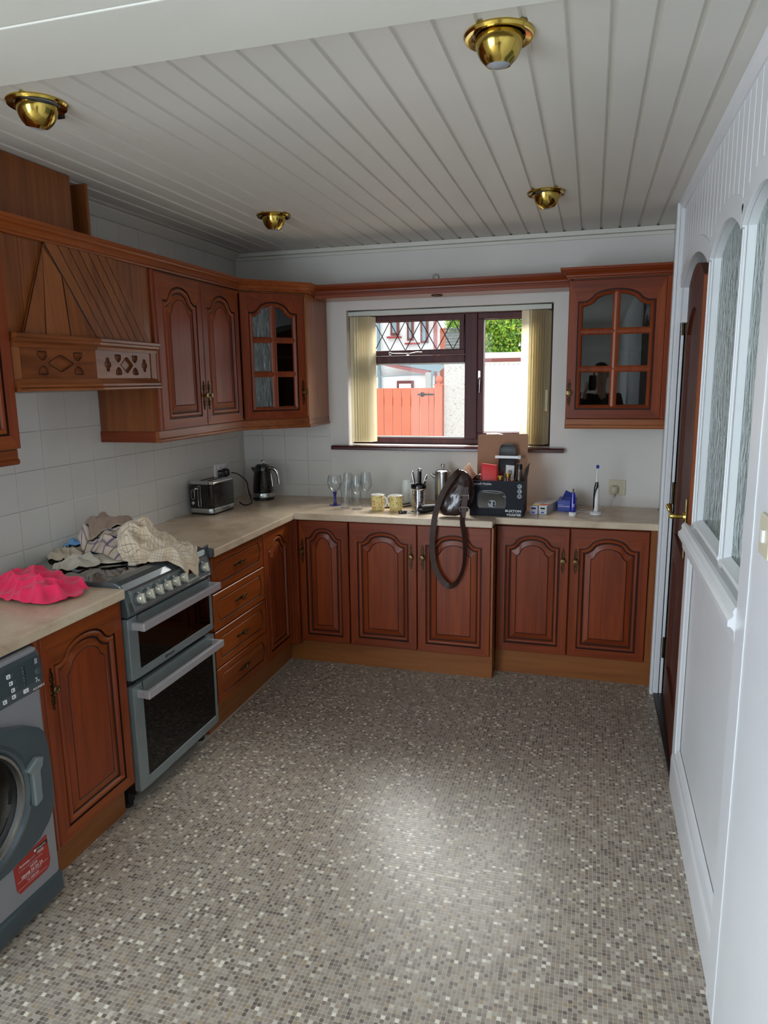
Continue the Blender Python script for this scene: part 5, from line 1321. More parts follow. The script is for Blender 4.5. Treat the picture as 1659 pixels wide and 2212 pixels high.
g = thing('jar', 'small dark red jar at the right edge inside the carton', 'jar', (1.815, -.425, ZW+.005))
obj('body', MB().lathe([(.0001, 0), (.018, 0), (.018, .18), (.0001, .18)], 20, caps=False), 'sticker_red', g); obj('lid', MB().lathe([(.019, .18), (.019, .196), (.0001, .197)], 20, caps=False), 'amber', g)

# cling film style boxes, bags box, tube, toothbrush
def longbox(x, y, ang, label, front_m, top_m, tear):
    g = thing('foil_box', label, 'box', (x, y, ZW), ang, 'long wrap boxes')
    obj('carton', MB().box(-.022, .022, 0, .29, 0, .046), front_m, g, None, .001)
    obj('top_print', MB().box(-.0215, .0215, .08, .288, .046, .0468), top_m, g)
    obj('wave_print', MB().add([(-.0215, .01, .0463), (.0215, .045, .0463), (.0215, .085, .0463), (-.0215, .05, .0463)], [(0, 1, 2, 3)]).add([(-.0215, .01, .0469), (.0215, .045, .0469), (.0215, .085, .0469), (-.0215, .05, .0469)], [(0, 1, 2, 3)]), tear, g)
    obj('brand_patch', MB().box(-.013, .013, -.0012, 0, .028, .037), 'navy_box', g); obj('price_patch', MB().box(-.010, .008, -.0012, 0, .006, .013), 'pack_blue', g)
    text('lettering', 'NON-STICK', g, Vector((-.014, .10, .0470)), RT((1, 0, 0), (0, 1, 0)), .008, 'navy_box', .0001)
    text('lettering', 'Food wrap', g, Vector((-.014, -.0006, .020)), RY, .0065, 'print_dim', .0001)
    return g
longbox(1.927, -.345, -.24, 'long food-wrap carton with a yellow band, next to the toaster box', 'pack_lilac', 'pack_lilac', 'pack_yellow')
longbox(1.976, -.340, -.24, 'long food-wrap carton with an orange band, right of the yellow-banded one', 'pack_pale', 'pack_pale', 'pack_red')
t = thing('freezer_bag_box', 'blue carton of freezer bags with its flap torn open', 'box', (2.098, -.228, ZW), -.05)
obj('carton', MB().box(-.048, .048, 0, .15, 0, .060), 'pack_blue', t, None, .001)
obj('flap', MB().add([(-.030, .02, .062), (.050, .0, .060), (.045, .07, .085), (-.012, .10, .105), (-.030, .02, .0635), (.050, .0, .0615), (.045, .07, .0865), (-.012, .10, .1065)], [(0, 1, 2, 3), (4, 7, 6, 5), (0, 4, 5, 1), (1, 5, 6, 2), (2, 6, 7, 3), (3, 7, 4, 0)]), 'pack_blue', t)
text('lettering', 'FOOD AND FREEZER BAGS', t, Vector((-.044, -.0006, .028)), RY, .0072, 'print_white', .0001, bold=.0002)
text('lettering', 'Extra strong', t, Vector((-.044, -.0006, .038)), RY, .0055, 'print_white', .0001)
text('lettering', 'FREEZER BAGS', t, Vector((-.018, .035, .0735)), RT((1, -.12, .0), (.15, 1, .35)), .009, 'print_grey', .0001)
t = thing('toothpaste_tube', 'blue squeeze tube standing on its white cap', 'tube', (2.137, -.355, ZW))
obj('cap', MB().lathe([(.0001, 0), (.020, 0), (.020, .018), (.016, .022), (.0001, .022)], 24, caps=False), 'white_plastic', t)
v, f = loft([[(r*math.cos(a), r*q*math.sin(a), z) for a in [2*PI*k/20 for k in range(20)]] for r, q, z in ((.015, 1, .022), (.017, 1, .05), (.015, .8, .08), (.012, .5, .11), (.008, .2, .13))]); obj('body', MB().add(v, f, 0, True), 'deep_blue', t, sharp=70)
obj('crimp', MB().tube([(0, 0, .128), (0, 0, .142), (.001, 0, .15)], [.006, .0045, .003], 8), 'chrome', t)
text('lettering', 'GEL', t, Vector((.004, -.0172, .05)), RT((0, 0, 1), (-1, 0, 0)), .012, 'print_white', .0002)
t = thing('toothbrush_charger', 'white charging stand holding the electric toothbrush', 'charger', (2.258, -.285, ZW))
v, f = loft([[(a, b, z) for a, b in rrect(w_, d_, .024)] for w_, d_, z in ((.062, .056, 0), (.064, .058, .008), (.052, .048, .014), (.034, .034, .018))]); obj('base', MB().add(v, f, 0, True), 'white_plastic', t, sharp=50)
t = thing('electric_toothbrush', 'white and black electric toothbrush with a blue head, upright on its stand', 'toothbrush', (2.258, -.285, ZW+.018))
v, f = loft([[(r*math.cos(a)+dx, r*math.sin(a), z) for a in [2*PI*k/24 for k in range(24)]] for r, dx, z in ((.0125, 0, 0), (.0145, 0, .01), (.0145, 0, .07), (.0135, .001, .11), (.011, .001, .145), (.0075, 0, .163))]); obj('handle', MB().add(v, f, 0, True), 'white_plastic', t, sharp=60)
v, f = loft([[(r*math.cos(a)*1.0-ox, r*math.sin(a)-.0045, z) for a in [2*PI*k/20 for k in range(20)]] for r, ox, z in ((.004, .010, .004), (.0075, .0085, .02), (.0085, .0075, .08), (.010, .0045, .12), (.0115, .001, .14), (.0075, -.0005, .163))]); obj('grip', MB().add(v, f, 0, True), 'black_gloss', t, sharp=60)
obj('neck', MB().tube([(0, 0, .160), (0, 0, .185), (0, 0, .215), (.001, 0, .24), (.001, 0, .252)], [.0068, .0048, .0042, .0045, .006], 12), 'white_plastic', t)
obj('bristles', MB().lathe([(.0085, 0), (.009, .012), (.0001, .012)], 16, 0, (.001, -.002, .249), T=Matrix.Rotation(PI/2+.3, 4, 'X')), 'pack_blue', t)

# ---- leather bag and its strap
t = thing('leather_bag', 'dark brown leather shoulder bag slumped at the worktop edge, strap hanging down', 'bag', (1.51, -.53, ZW+.007))
bagring = []
secs = [ # z, centre x, half width, half depth, y
    (.004, -.005, .040, .030, .0), (.012, -.008, .070, .044, .0), (.05, .005, .088, .050, .002), (.10, .018, .090, .050, .004), (.15, .035, .080, .044, .006), (.19, .045, .063, .034, .010), (.225, .045, .044, .024, .014), (.246, .040, .026, .014, .016), (.252, .036, .012, .006, .016)]
for z, cx, hw, hd_, y in secs:
    R_ = []
    for k in range(40):
        a = 2*PI*k/40; q = abs(math.cos(a))**.8*math.copysign(1, math.cos(a)); p = abs(math.sin(a))**.8*math.copysign(1, math.sin(a))
        w = 1+.05*noise.noise((math.cos(a)*2.2, math.sin(a)*2.2, z*22))+.05*abs(noise.noise((math.cos(a)*4+3, math.sin(a)*4, z*30)))
        R_.append((cx+q*hw*w, y+p*hd_*w, z+.006*noise.noise((a, z*9, 2))))
    bagring.append(R_)
v, f = loft(bagring); o = obj('body', MB().add(v, f, 0, True), 'leather', t, sharp=180)
sb = o.modifiers.new('s', 'SUBSURF'); sb.levels = 2; sb.render_levels = 2
tx = bpy.data.textures.new('crease', 'CLOUDS'); tx.noise_scale = .05; tx.noise_depth = 3
dp = o.modifiers.new('d', 'DISPLACE'); dp.texture = tx; dp.strength = .010; dp.mid_level = .45
def ribbon(path, nrm, w, th, mat, name, par):
    P = [Vector(p) for p in path]; Q = []
    # smooth by catmull-rom
    for i in range(len(P)-1):
        p0, p1, p2, p3 = P[max(i-1, 0)], P[i], P[i+1], P[min(i+2, len(P)-1)]
        for k in range(6):
            s = k/6; Q.append(.5*((2*p1)+(p2-p0)*s+(2*p0-5*p1+4*p2-p3)*s*s+(3*p1-p0-3*p2+p3)*s**3))
    Q.append(P[-1]); n = len(Q); vs = []
    for i, p in enumerate(Q):
        d = (Q[min(i+1, n-1)]-Q[max(i-1, 0)]).normalized(); nn = nrm(i/(n-1)) if callable(nrm) else Vector(nrm)
        nn = (nn-d*nn.dot(d)).normalized(); s = d.cross(nn)
        for a, b in ((-1, -1), (1, -1), (1, 1), (-1, 1)): vs.append(tuple(p+s*w/2*a+nn*th/2*b))
    fs = [(i*4+j, i*4+(j+1) % 4, (i+1)*4+(j+1) % 4, (i+1)*4+j) for i in range(n-1) for j in range(4)]+[(3, 2, 1, 0), (n*4-4, n*4-3, n*4-2, n*4-1)]
    return obj(name, MB().add(vs, fs), mat, par, None, .001)
strap = [(.036, -.010, .252), (.008, -.040, .222), (-.035, -.056, .155), (-.068, -.064, .08), (-.084, -.080, .012), (-.092, -.090, -.06), (-.098, -.090, -.14), (-.094, -.090, -.22), (-.072, -.088, -.30), (-.035, -.087, -.355), (.002, -.087, -.374), (.040, -.087, -.345), (.072, -.088, -.27), (.082, -.090, -.18), (.078, -.090, -.09), (.066, -.085, -.02), (.066, -.068, .05), (.072, -.058, .11), (.078, -.044, .16), (.078, -.02, .20)]
def sn(s):
    # wide face to the front on the left, turning edge-on round the loop
    if s < .42: a = math.radians(12)
    elif s < .62: a = math.radians(12+50*(s-.42)/.2)
    else: a = math.radians(62-42*(s-.62)/.38)
    return Vector((math.sin(a), -math.cos(a), 0))
ribbon(strap, sn, .031, .003, 'strap_leather', 'strap', t)
for z, y in ((.115, -.0625), (.052, -.072)):
    pts = rounded([(-.024, -.011), (.024, -.011), (.024, .011), (-.024, .011)], .005)
    obj('buckle', MB().tube([(.071+a, y-b*.15, z+b) for a, b in pts], .0024, 8, 0, True), 'chrome', t)
ribbon([(.078, -.058, .17), (.075, -.064, .11), (.070, -.074, .045), (.066, -.078, .01)], (0.1, -1, .1), .030, .004, 'strap_leather', 'strap_end', t)
ribbon([(.005, -.022, .245), (.01, -.052, .19), (.0, -.060, .12)], (-.1, -1, .3), .05, .003, 'leather', 'flap', t) if False else None
# light switch on the pier
s = thing('light_switch', 'cream light switch on the white pier at the right edge', 'switch', (2.572, -2.674, 1.285), -PI/2)
obj('plate', MB().box(0, .086, -.008, 0, 0, .086), 'switch_cream', s, None, .003); obj('rocker', MB().box(.035, .051, -.013, -.007, .03, .056), 'white_plastic', s, None, .001)

# ================================================================== OUTSIDE THE WINDOW
plain('ext_orange', (206, 112, 82), .6, var=.06, vscale=6)
plain('ext_white', (236, 234, 230), .9)
plain('ext_brown', (120, 62, 56), .7)
plain('ext_fascia', (176, 112, 110), .6)
plain('ext_grey', (130, 150, 156), .6)
plain('ext_concrete', (190, 186, 178), .9)
plain('brick', (190, 104, 74), .85, var=.2, vscale=30)
plain('roof_tile', (128, 128, 124), .85, var=.2, vscale=15)
plain('leaf_green', (120, 166, 50), .6, var=.45, vscale=6)
plain('leaf_yellow', (188, 206, 70), .6, var=.3, vscale=9)
plain('bark', (92, 74, 56), .9)
m, nt, b = nmat('pebbledash'); n = N(nt, 'ShaderNodeTexVoronoi'); n.inputs['Scale'].default_value = 95; nt.links.new(coords(nt), n.inputs['Vector'])
c = ramp(nt, n.outputs['Color'], [(.0, lin((96, 88, 80))), (.2, lin((196, 190, 182))), (.4, lin((214, 210, 204)))]); nt.links.new(c, b.inputs['Base Color']); b.inputs['Roughness'].default_value = .95
bump(nt, b, n.outputs['Distance'], .6, .02)
g = struct('trim_20', MB().box(-14, 14, .26, 30, -.3, -.22), 'ext_concrete'); g.name = 'ground_outside'; g['kind'] = 'structure'
t = thing('garden_gate', 'orange boarded garden gate with a black strap hinge, seen through the window', 'gate', (.05, 4.0, -.2))
x = -.62
while x < .40:
    obj('board', MB().box(x+.003, min(x+.107, .434), 3.985, 4.01, -.12, 1.555), 'ext_orange', t, True, .004); x += .11
obj('rail', MB().box(-.62, .435, 4.01, 4.05, 1.35, 1.45).box(-.62, .435, 4.01, 4.05, .1, .2), 'ext_orange', t, True)
obj('strap_hinge', MB().box(.27, .434, 3.972, 3.985, 1.470, 1.488).ring((.295, 3.978, 1.479), (1, 0, 0), (0, 0, 1), .022, .006, 14, 6).box(.235, .27, 3.972, 3.985, 1.472, 1.486), 'black_plastic', t, True)
t = thing('gate_post', 'orange gate post topped with a round ball finial', 'post', (.490, 3.99, -.2))
obj('post', MB().box(.447, .535, 3.95, 4.04, -.2, 1.585).box(.437, .545, 3.94, 4.05, 1.585, 1.60).lathe([(.02, 1.60), (.02, 1.62)], 14, 0, (.491, 3.995, 0)), 'ext_orange', t, True, .004)
obj('ball_finial', MB().sphere((.491, 3.995, 1.655), .042), 'ext_orange', t, True)
t = thing('pebbledash_wall', 'white pebbledashed wall end to the right of the orange gate', 'wall', (.9, 4.3, -.2))
obj('wall', MB().box(.55, 1.02, 4.0, 4.6, -.2, 1.885), 'pebbledash', t, True)
t = thing('garage', 'white painted garage wall with a pale gutter board, right of the mullion', 'garage', (1.9, 4.2, -.2))
obj('wall', MB().box(1.02, 3.4, 3.5, 6.0, -.2, 1.85), 'ext_white', t, True)
obj('fascia_board', MB().box(.98, 3.4, 3.44, 3.49, 1.845, 1.925), 'ext_white', t, True, .004)
obj('gutter', MB().tube([(.98, 3.42, 1.845), (3.4, 3.42, 1.845)], .02, 8), 'ext_brown', t, True)
nl = MB()
for i in range(16): nl.lathe([(.006, 0), (.006, .004)], 8, 0, (1.05+i*.05, 3.499, 1.80), T=Matrix.Rotation(PI/2, 4, 'X'))
obj('nail_heads', nl, 'print_grey', t, True)['kind'] = 'stuff'
# neighbouring house
t = thing('neighbour_house', 'white rendered house with brown window frames behind the gate', 'house', (-2, 9, -.2))
obj('wall', MB().box(-5.5, -.45, 8.6, 8.8, -.2, 5.2), 'ext_white', t, True)
obj('corner_bricks', MB().box(-.45, -.37, 8.6, 8.7, -.2, 2.55), 'brick', t, True)
def hwin(x0, x1, z0, z1, nm='window'):
    w = obj(nm, MB().box(x0, x1, 8.55, 8.6, z0, z1), 'ext_brown', t, True, .004); obj('pane', MB().box(x0+.04, x1-.04, 8.535, 8.55, z0+.04, z1-.04), 'ext_grey', w, True); return w
hwin(-1.36, -1.20, 2.45, 3.2); hwin(-1.05, -.93, 2.35, 3.2); hwin(-.80, -.66, 2.3, 3.2)
hwin(-1.15, -.80, 1.1, 1.63)
for x0, z0 in ((-1.42, 2.40), (-1.08, 2.28)): obj('window_sill', MB().box(x0, x0+.26, 8.50, 8.6, z0, z0+.03), 'sticker_red', t, True)
for x, m_, z1 in ((-1.58, 'ext_grey', 3.5), (-1.16, 'ext_grey', 1.0), (-.52, 'ext_fascia', 3.5)): obj('drainpipe', MB().tube([(x, 8.53, -.2), (x, 8.53, z1)], .035, 8), m_, t, True)
t = thing('lean_to', 'lean-to with a sloping pinkish roof edge against the white house', 'outbuilding', (-1.0, 7.9, -.2))
obj('wall', MB().box(-2.6, -.50, 7.9, 8.4, -.2, 1.72), 'ext_white', t, True)
obj('roof_edge', MB().add([(-1.42, 7.8, 1.93), (-.47, 7.8, 1.72), (-.47, 7.8, 1.80), (-1.1, 7.8, 1.945), (-1.42, 8.40, 1.93), (-.47, 8.40, 1.72), (-.47, 8.40, 1.80), (-1.1, 8.40, 1.945)], [(0, 1, 2, 3), (4, 7, 6, 5), (0, 4, 5, 1), (1, 5, 6, 2), (2, 6, 7, 3), (3, 7, 4, 0)]), 'ext_fascia', t, True)
obj('roof_sheet', MB().add([(-1.2, 7.78, 1.95), (-.30, 7.78, 1.78), (-.30, 8.42, 1.90), (-1.2, 8.42, 2.0), (-1.2, 7.78, 1.94), (-.30, 7.78, 1.77), (-.30, 8.42, 1.89), (-1.2, 8.42, 1.99)], [(0, 1, 2, 3), (4, 7, 6, 5), (0, 4, 5, 1), (1, 5, 6, 2), (2, 6, 7, 3), (3, 7, 4, 0)]), 'ext_grey', t, True)
lw = obj('window', MB().box(-1.06, -.765, 7.86, 7.9, 1.2, 1.635), 'ext_brown', t, True); obj('pane', MB().box(-1.02, -.805, 7.85, 7.86, 1.25, 1.585), 'ext_white', lw, True)
obj('downpipe', MB().tube([(-1.37, 7.86, -.2), (-1.37, 7.86, 1.82)], .03, 8), 'ext_grey', t, True)
obj('downpipe', MB().tube([(-.44, 7.78, 1.2), (-.44, 7.78, 1.70), (-.40, 7.8, 1.78)], .035, 8), 'ext_grey', t, True)
t = thing('washing_line_post', 'pale grey concrete post with a line, over the gate', 'post', (.0, 6.0, -.2))
obj('post', MB().box(-.13, -.06, 6.0, 6.07, -.2, 1.755), 'ext_concrete', t, True, .006)
obj('line', MB().tube([(-1.5, 6.03, 1.72), (-.8, 6.03, 1.70), (-.1, 6.03, 1.73)], .006, 5), 'ext_grey', t, True)
t = thing('tiled_roof', 'grey tiled roof behind the brick corner', 'roof', (-.4, 13, -.2))
for r in range(12):
    for k in range(8):
        mb = MB().box(-1.45+k*.22+(r % 2)*.11, -1.45+k*.22+.212+(r % 2)*.11, 12.2+r*.10, 12.34+r*.10, 1.95+r*.08, 2.0+r*.08); obj('roof_tile', mb, 'roof_tile', t, True)
obj('gable', MB().box(-1.4, .4, 12.9, 14, -.2, 1.9).box(-1.4, .4, 13.4, 14, 1.9, 2.8), 'ext_white', t, True)
def tree(x, y, z0, rx, ry, rz, n, label, seed):
    rnd = random.Random(seed); t = thing('tree', label, 'tree', (x, y, -.2))
    obj('trunk', MB().tube([(0, 0, 0), (.05, 0, z0*.5), (0, 0, z0+.4)], [.14, .11, .07], 10), 'bark', t)
    for nm, mt, cnt in (('foliage', 'leaf_green', n), ('foliage', 'leaf_yellow', n//2)):
        vs = []; fs = []
        for i in range(cnt):
            d = Vector((rnd.gauss(0, 1), rnd.gauss(0, 1), rnd.gauss(0, 1))).normalized(); rr = .62+.38*rnd.random()**.5
            rr *= 1+.18*noise.noise(d*2.5+Vector((seed, 0, 0)))
            p = Vector((d.x*rx*rr, d.y*ry*rr, z0+.2+d.z*rz*rr)); q = Quaternion((rnd.gauss(0, 1), rnd.gauss(0, 1), rnd.gauss(0, 1), rnd.gauss(0, 1))).normalized(); s = .026+.024*rnd.random()
            o_ = len(vs); vs += [tuple(p+q @ Vector(c)*s) for c in ((-1, 0, 0), (0, -.55, .1), (1, 0, 0), (0, .55, .1))]; fs.append((o_, o_+1, o_+2, o_+3))
        me = bpy.data.meshes.new(nm); me.from_pydata(vs, [], fs); me.materials.append(C(mt)); o = bpy.data.objects.new(nm, me); COL.objects.link(o); o.parent = t; o['kind'] = 'stuff'
tree(1.05, 10.3, 2.5, 1.2, .8, 1.35, 24000, 'big bright green tree above the white garage wall', 3)
tree(-1.0, 17.0, 3.2, 1.0, .6, 1.0, 7000, 'leafy green tree beside the tiled roof', 5)


# ================================================================== CLOTHS 
def cloth_mat(name, base, kind=None, c2=None, c3=None):
    m, nt, b = nmat(name); b.inputs['Roughness'].default_value = .95; b.inputs['Specular IOR Level'].default_value = .15
    b.inputs['Sheen Weight'].default_value = .25
    tc = N(nt, 'ShaderNodeTexCoord'); n = N(nt, 'ShaderNodeTexNoise'); n.inputs['Scale'].default_value = 500; nt.links.new(tc.outputs['Object'], n.inputs['Vector'])
    bump(nt, b, n.outputs['Fac'], .5, .003); col = None
    rgb = N(nt, 'ShaderNodeRGB'); rgb.outputs[0].default_value = (*lin(base), 1); cur = rgb.outputs[0]
    if kind:
        sp = N(nt, 'ShaderNodeSeparateXYZ'); nt.links.new(tc.outputs['UV'], sp.inputs[0])
        for ax, per, wd, colr, off in kind:
            mu = N(nt, 'ShaderNodeMath', operation='MULTIPLY_ADD'); mu.inputs[1].default_value = 1/per; mu.inputs[2].default_value = off; nt.links.new(sp.outputs[ax], mu.inputs[0])
            fr = N(nt, 'ShaderNodeMath', operation='FRACT'); nt.links.new(mu.outputs[0], fr.inputs[0])
            lt = N(nt, 'ShaderNodeMath', operation='LESS_THAN'); lt.inputs[1].default_value = wd/per; nt.links.new(fr.outputs[0], lt.inputs[0])
            fm_ = N(nt, 'ShaderNodeMath', operation='MULTIPLY'); fm_.inputs[1].default_value = colr[3]; nt.links.new(lt.outputs[0], fm_.inputs[0])
            mx = N(nt, 'ShaderNodeMix', data_type='RGBA'); nt.links.new(fm_.outputs[0], mx.inputs[0]); nt.links.new(cur, mx.inputs[6]); mx.inputs[7].default_value = (*lin(colr[:3]), 1); cur = mx.outputs[2]
    nt.links.new(cur, b.inputs['Base Color'])
cloth_mat('cl_cream', (214, 204, 182))
cloth_mat('cl_stripe', (206, 198, 182), [(1, .19, .006, (40, 44, 90, 1), .15), (1, .19, .003, (40, 44, 90, .8), .08)])
cloth_mat('cl_rag', (188, 174, 150))
cloth_mat('cl_blue', (104, 152, 196))
cloth_mat('cl_purple', (204, 186, 172), [(0, .13, .040, (196, 176, 120, .35), .1), (0, .13, .012, (104, 92, 116, .85), .5), (1, .12, .009, (40, 32, 46, 1), .2), (0, .13, .007, (40, 32, 46, 1), .0), (1, .12, .012, (104, 92, 116, .7), .65)])
cloth_mat('cl_taupe', (150, 128, 112), [(1, .24, .006, (196, 180, 164, 1), .02)])
cloth_mat('cl_beige', (224, 208, 184), [(0, .018, .0016, (134, 96, 78, .85), 0), (1, .018, .0016, (134, 96, 78, .85), 0), (0, .16, .05, (190, 160, 118, .35), .3)])
cloth_mat('cl_pink', (232, 48, 92))
LAB = {'cream': ('cloth', 'plain cream cloth lying flat on the hob under the checked towels'), 'stripe': ('cloth', 'crumpled off-white cloth with thin navy stripes at the front of the hob pile'),
 'rag': ('cloth', 'small crumpled beige rag at the left end of the hob pile'), 'blue': ('cloth', 'light blue cloth half hidden at the back of the hob pile'),
 'purple': ('tea_towel', 'tea towel with dark purple check lines heaped in the middle of the hob'), 'taupe': ('cloth', 'taupe brown cloth on top of the hob pile against the tiles'),
 'beige': ('tea_towel', 'cream tea towel with fine brown checks hanging over the front of the hob'), 'pink': ('towel', 'bright pink crumpled towel on the worktop left of the hob')}
# heaps: each cloth is a buckled sheet laid on whatever is already there
CELL = .006; HG = {}
def ground(x, y):
    if y <= -2.150: h = .9105 if x < .592 else .9105-(x-.592)*3
    elif x < .50: h = .9230
    elif x < .57: h = .9305
    else: h = .9305-(x-.57)*1.3 if x < .61 else .878-(x-.61)*3
    return h
def under(x, y):
    return max(ground(x, y), HG.get((int(x/CELL), int(y/CELL)), 0))
def heap(k, c, a, b, rot, hgt, waves, seed, uvs=1., n=64, dome=2.2, edge=.0):
    V = []; ca, sa = math.cos(rot), math.sin(rot); nm, lab = LAB[k]
    for j in range(n):
        for i in range(n):
            u, v = 2*i/(n-1)-1, 2*j/(n-1)-1
            # square to rounded outline
            uu, vv = u*math.sqrt(1-v*v*.36), v*math.sqrt(1-u*u*.36)
            th = math.atan2(vv, uu); r = min(1, math.hypot(uu, vv)/.8/1.25)
            R_ = 1+.16*noise.noise((math.cos(th)*1.4+seed, math.sin(th)*1.4, seed*2.1))+.07*noise.noise((math.cos(th)*4+seed, math.sin(th)*4, 3))
            x, y = uu*a*R_, vv*b*R_
            e = max(0, 1-max(abs(u), abs(v))**4)
            z = hgt*(1-max(abs(u), abs(v))**dome)*(1+.45*noise.noise((x*9+seed, y*9, seed*1.7)))
            ox = oy = 0
            for q, (ang_, wl, am, ph) in enumerate(waves):
                wx = x+.05*noise.noise((x*7, y*7, seed+q*5.)); wy = y+.05*noise.noise((x*7, y*7, seed+q*5+50.))
                f_ = 2*PI/wl*(wx*math.cos(ang_)+wy*math.sin(ang_))+ph
                env = .35+.65*max(0, min(1, .5+1.3*noise.noise((x*6+q*9, y*6, seed*3.))))
                A_ = am*env*(.4+.6*e); z += A_*(.5+.5*math.cos(f_))*1.5
                ox -= math.cos(ang_)*A_*.85*math.sin(f_); oy -= math.sin(ang_)*A_*.85*math.sin(f_)
            z += .0025*noise.noise((x*60, y*60, seed))+edge*(1-e)*(.5+.5*math.sin(th*7+seed))
            X, Y2 = x+ox, y+oy; V.append((c[0]+X*ca-Y2*sa, c[1]+X*sa+Y2*ca, max(.0015, z)))
    V = [(max(.006, x), y, z) for x, y, z in V]; base = [under(x, y) for x, y, z in V]
    # the base under a cloth is smooth: it bridges small gaps
    B_ = np.array(base).reshape(n, n)
    for _ in range(3):
        P_ = np.pad(B_, 1, mode='edge'); S_ = (P_[:-2, 1:-1]+P_[2:, 1:-1]+P_[1:-1, :-2]+P_[1:-1, 2:])/4; B_ = np.maximum(B_, S_)
    base = B_.ravel()
    V = [(x, y, z+b_+.001) for (x, y, z), b_ in zip(V, base)]
    for x, y, z in V:
        kk = (int(x/CELL), int(y/CELL))
        for da in (-1, 0, 1):
            for db in (-1, 0, 1):
                k2 = (kk[0]+da, kk[1]+db); HG[k2] = max(HG.get(k2, 0), z+.003)
    c0_ = Vector((c[0], c[1], ground(*c))); fs = [(j*n+i, j*n+i+1, (j+1)*n+i+1, (j+1)*n+i) for j in range(n-1) for i in range(n-1)]
    me = bpy.data.meshes.new(nm); me.from_pydata([tuple(Vector(p)-c0_) for p in V], [], fs); uv = me.uv_layers.new(name='uv')
    vi = np.zeros(len(me.loops), int); me.loops.foreach_get('vertex_index', vi)
    uv.data.foreach_set('uv', np.stack([(vi % n)/(n-1)*a*2.3*uvs, (vi//n)/(n-1)*b*2.3*uvs], 1).ravel())
    me.polygons.foreach_set('use_smooth', [True]*len(fs)); me.materials.append(C('cl_'+k)); me.update()
    o = bpy.data.objects.new(nm, me); COL.objects.link(o); o.location = c0_; tag(o, lab, 'cloth' if nm == 'cloth' else 'towel')
    so = o.modifiers.new('thick', 'SOLIDIFY'); so.thickness = .003; so.offset = 1
    sb = o.modifiers.new('sub', 'SUBSURF'); sb.levels = 1; sb.render_levels = 1
heap('cream', (.285, -1.825), .165, .085, .55, .016, [(1.2, .09, .006, 0), (.3, .06, .004, 1)], 1)
heap('stripe', (.235, -1.965), .088, .050, .95, .022, [(.4, .045, .010, 0), (1.7, .035, .007, 1), (2.6, .06, .007, 2)], 2, 1.6)
heap('rag', (.085, -1.840), .078, .062, .5, .026, [(.2, .042, .012, 0), (1.4, .035, .010, 1), (2.3, .055, .010, 4)], 3)
heap('blue', (.085, -1.715), .080, .090, .1, .045, [(.9, .09, .008, 0), (2.0, .06, .006, 1)], 4)
heap('purple', (.29, -1.70), .190, .165, -.25, .070, [(.9, .085, .013, 0), (2.1, .07, .010, 1.5), (.1, .12, .012, 2)], 5, 1.25, 80)
heap('taupe', (.20, -1.69), .105, .060, .75, .046, [(1.3, .05, .010, 0), (.2, .07, .010, 1)], 6, 1, 52, 3.5)
heap('beige', (.470, -1.742), .152, .128, .55, .034, [(1.1, .075, .014, 0), (2.3, .062, .011, .5), (.2, .10, .010, 3)], 7, 1.35, 84)
heap('pink', (.306, -2.268), .200, .118, -.17, .050, [(.9, .075, .012, 0), (2.3, .06, .010, 1), (1.6, .11, .013, 2), (.2, .045, .006, 4), (1.25, .038, .005, 2)], 11, 1, 100)
t = thing('folded_cloth', 'small folded white cloth end poking out at the front edge of the hob', 'cloth', (.440, -1.868, .925), .2)
v, f = loft([[(a, b, z) for a, b in rrect(.034*s_, .075*s_, .008*s_)] for s_, z in ((.96, 0), (1, .003), (1, .009), (.9, .013))]); obj('cloth_body', MB().add(v, f, 0, True), 'cl_cream', t, sharp=70)

# ================================================================== PHOTOGRAPHER (stands behind the camera, shows only in reflections)
plain('skin', (196, 150, 126), .55, var=.04, vscale=20)
plain('dark_jumper', (30, 28, 32), .9, bmp=.3, bscale=160)
plain('dark_jeans', (34, 38, 54), .9, bmp=.2, bscale=200)
plain('dark_hair', (40, 30, 26), .7, bmp=.5, bscale=90)
plain('shoe', (26, 24, 24), .5)
def skin(name, P, E, mat, parent, root, sub=2):
    ks = list(P); me = bpy.data.meshes.new(name); me.from_pydata([tuple(Vector(P[k][:3])-Vector(parent.location)) for k in ks], [(ks.index(a), ks.index(b)) for a, b in E], [])
    o = bpy.data.objects.new(name, me); COL.objects.link(o); o.parent = parent
    o.modifiers.new('skin', 'SKIN'); sb_ = o.modifiers.new('sub', 'SUBSURF'); sb_.levels = 1; sb_.render_levels = sub
    for i, k in enumerate(ks):
        sv_ = me.skin_vertices[0].data[i]; r = P[k][3]; sv_.radius = (r, P[k][4] if len(P[k]) > 4 else r); sv_.use_root = (k == root)
    o.modifiers['skin'].use_smooth_shade = True; me.materials.append(C(mat)); return o
px, py = 2.30, -4.66
pp = thing('person', 'person in a dark jumper holding a phone, mirrored in the glazed cabinet door', 'person', (px, py, 0))
B = {'pel': (px, py, .95, .13, .11), 'bel': (px, py, 1.10, .12, .10), 'chest': (px, py, 1.32, .15, .11), 'nb': (px, py, 1.46, .07, .065), 'neck': (px, py+.01, 1.53, .056), 'jaw': (px, py+.025, 1.60, .066, .07), 'head': (px, py+.02, 1.68, .078, .092), 'crown': (px, py+.01, 1.75, .062, .075)}
E_ = [('pel', 'bel'), ('bel', 'chest'), ('chest', 'nb'), ('nb', 'neck'), ('neck', 'jaw'), ('jaw', 'head'), ('head', 'crown')]
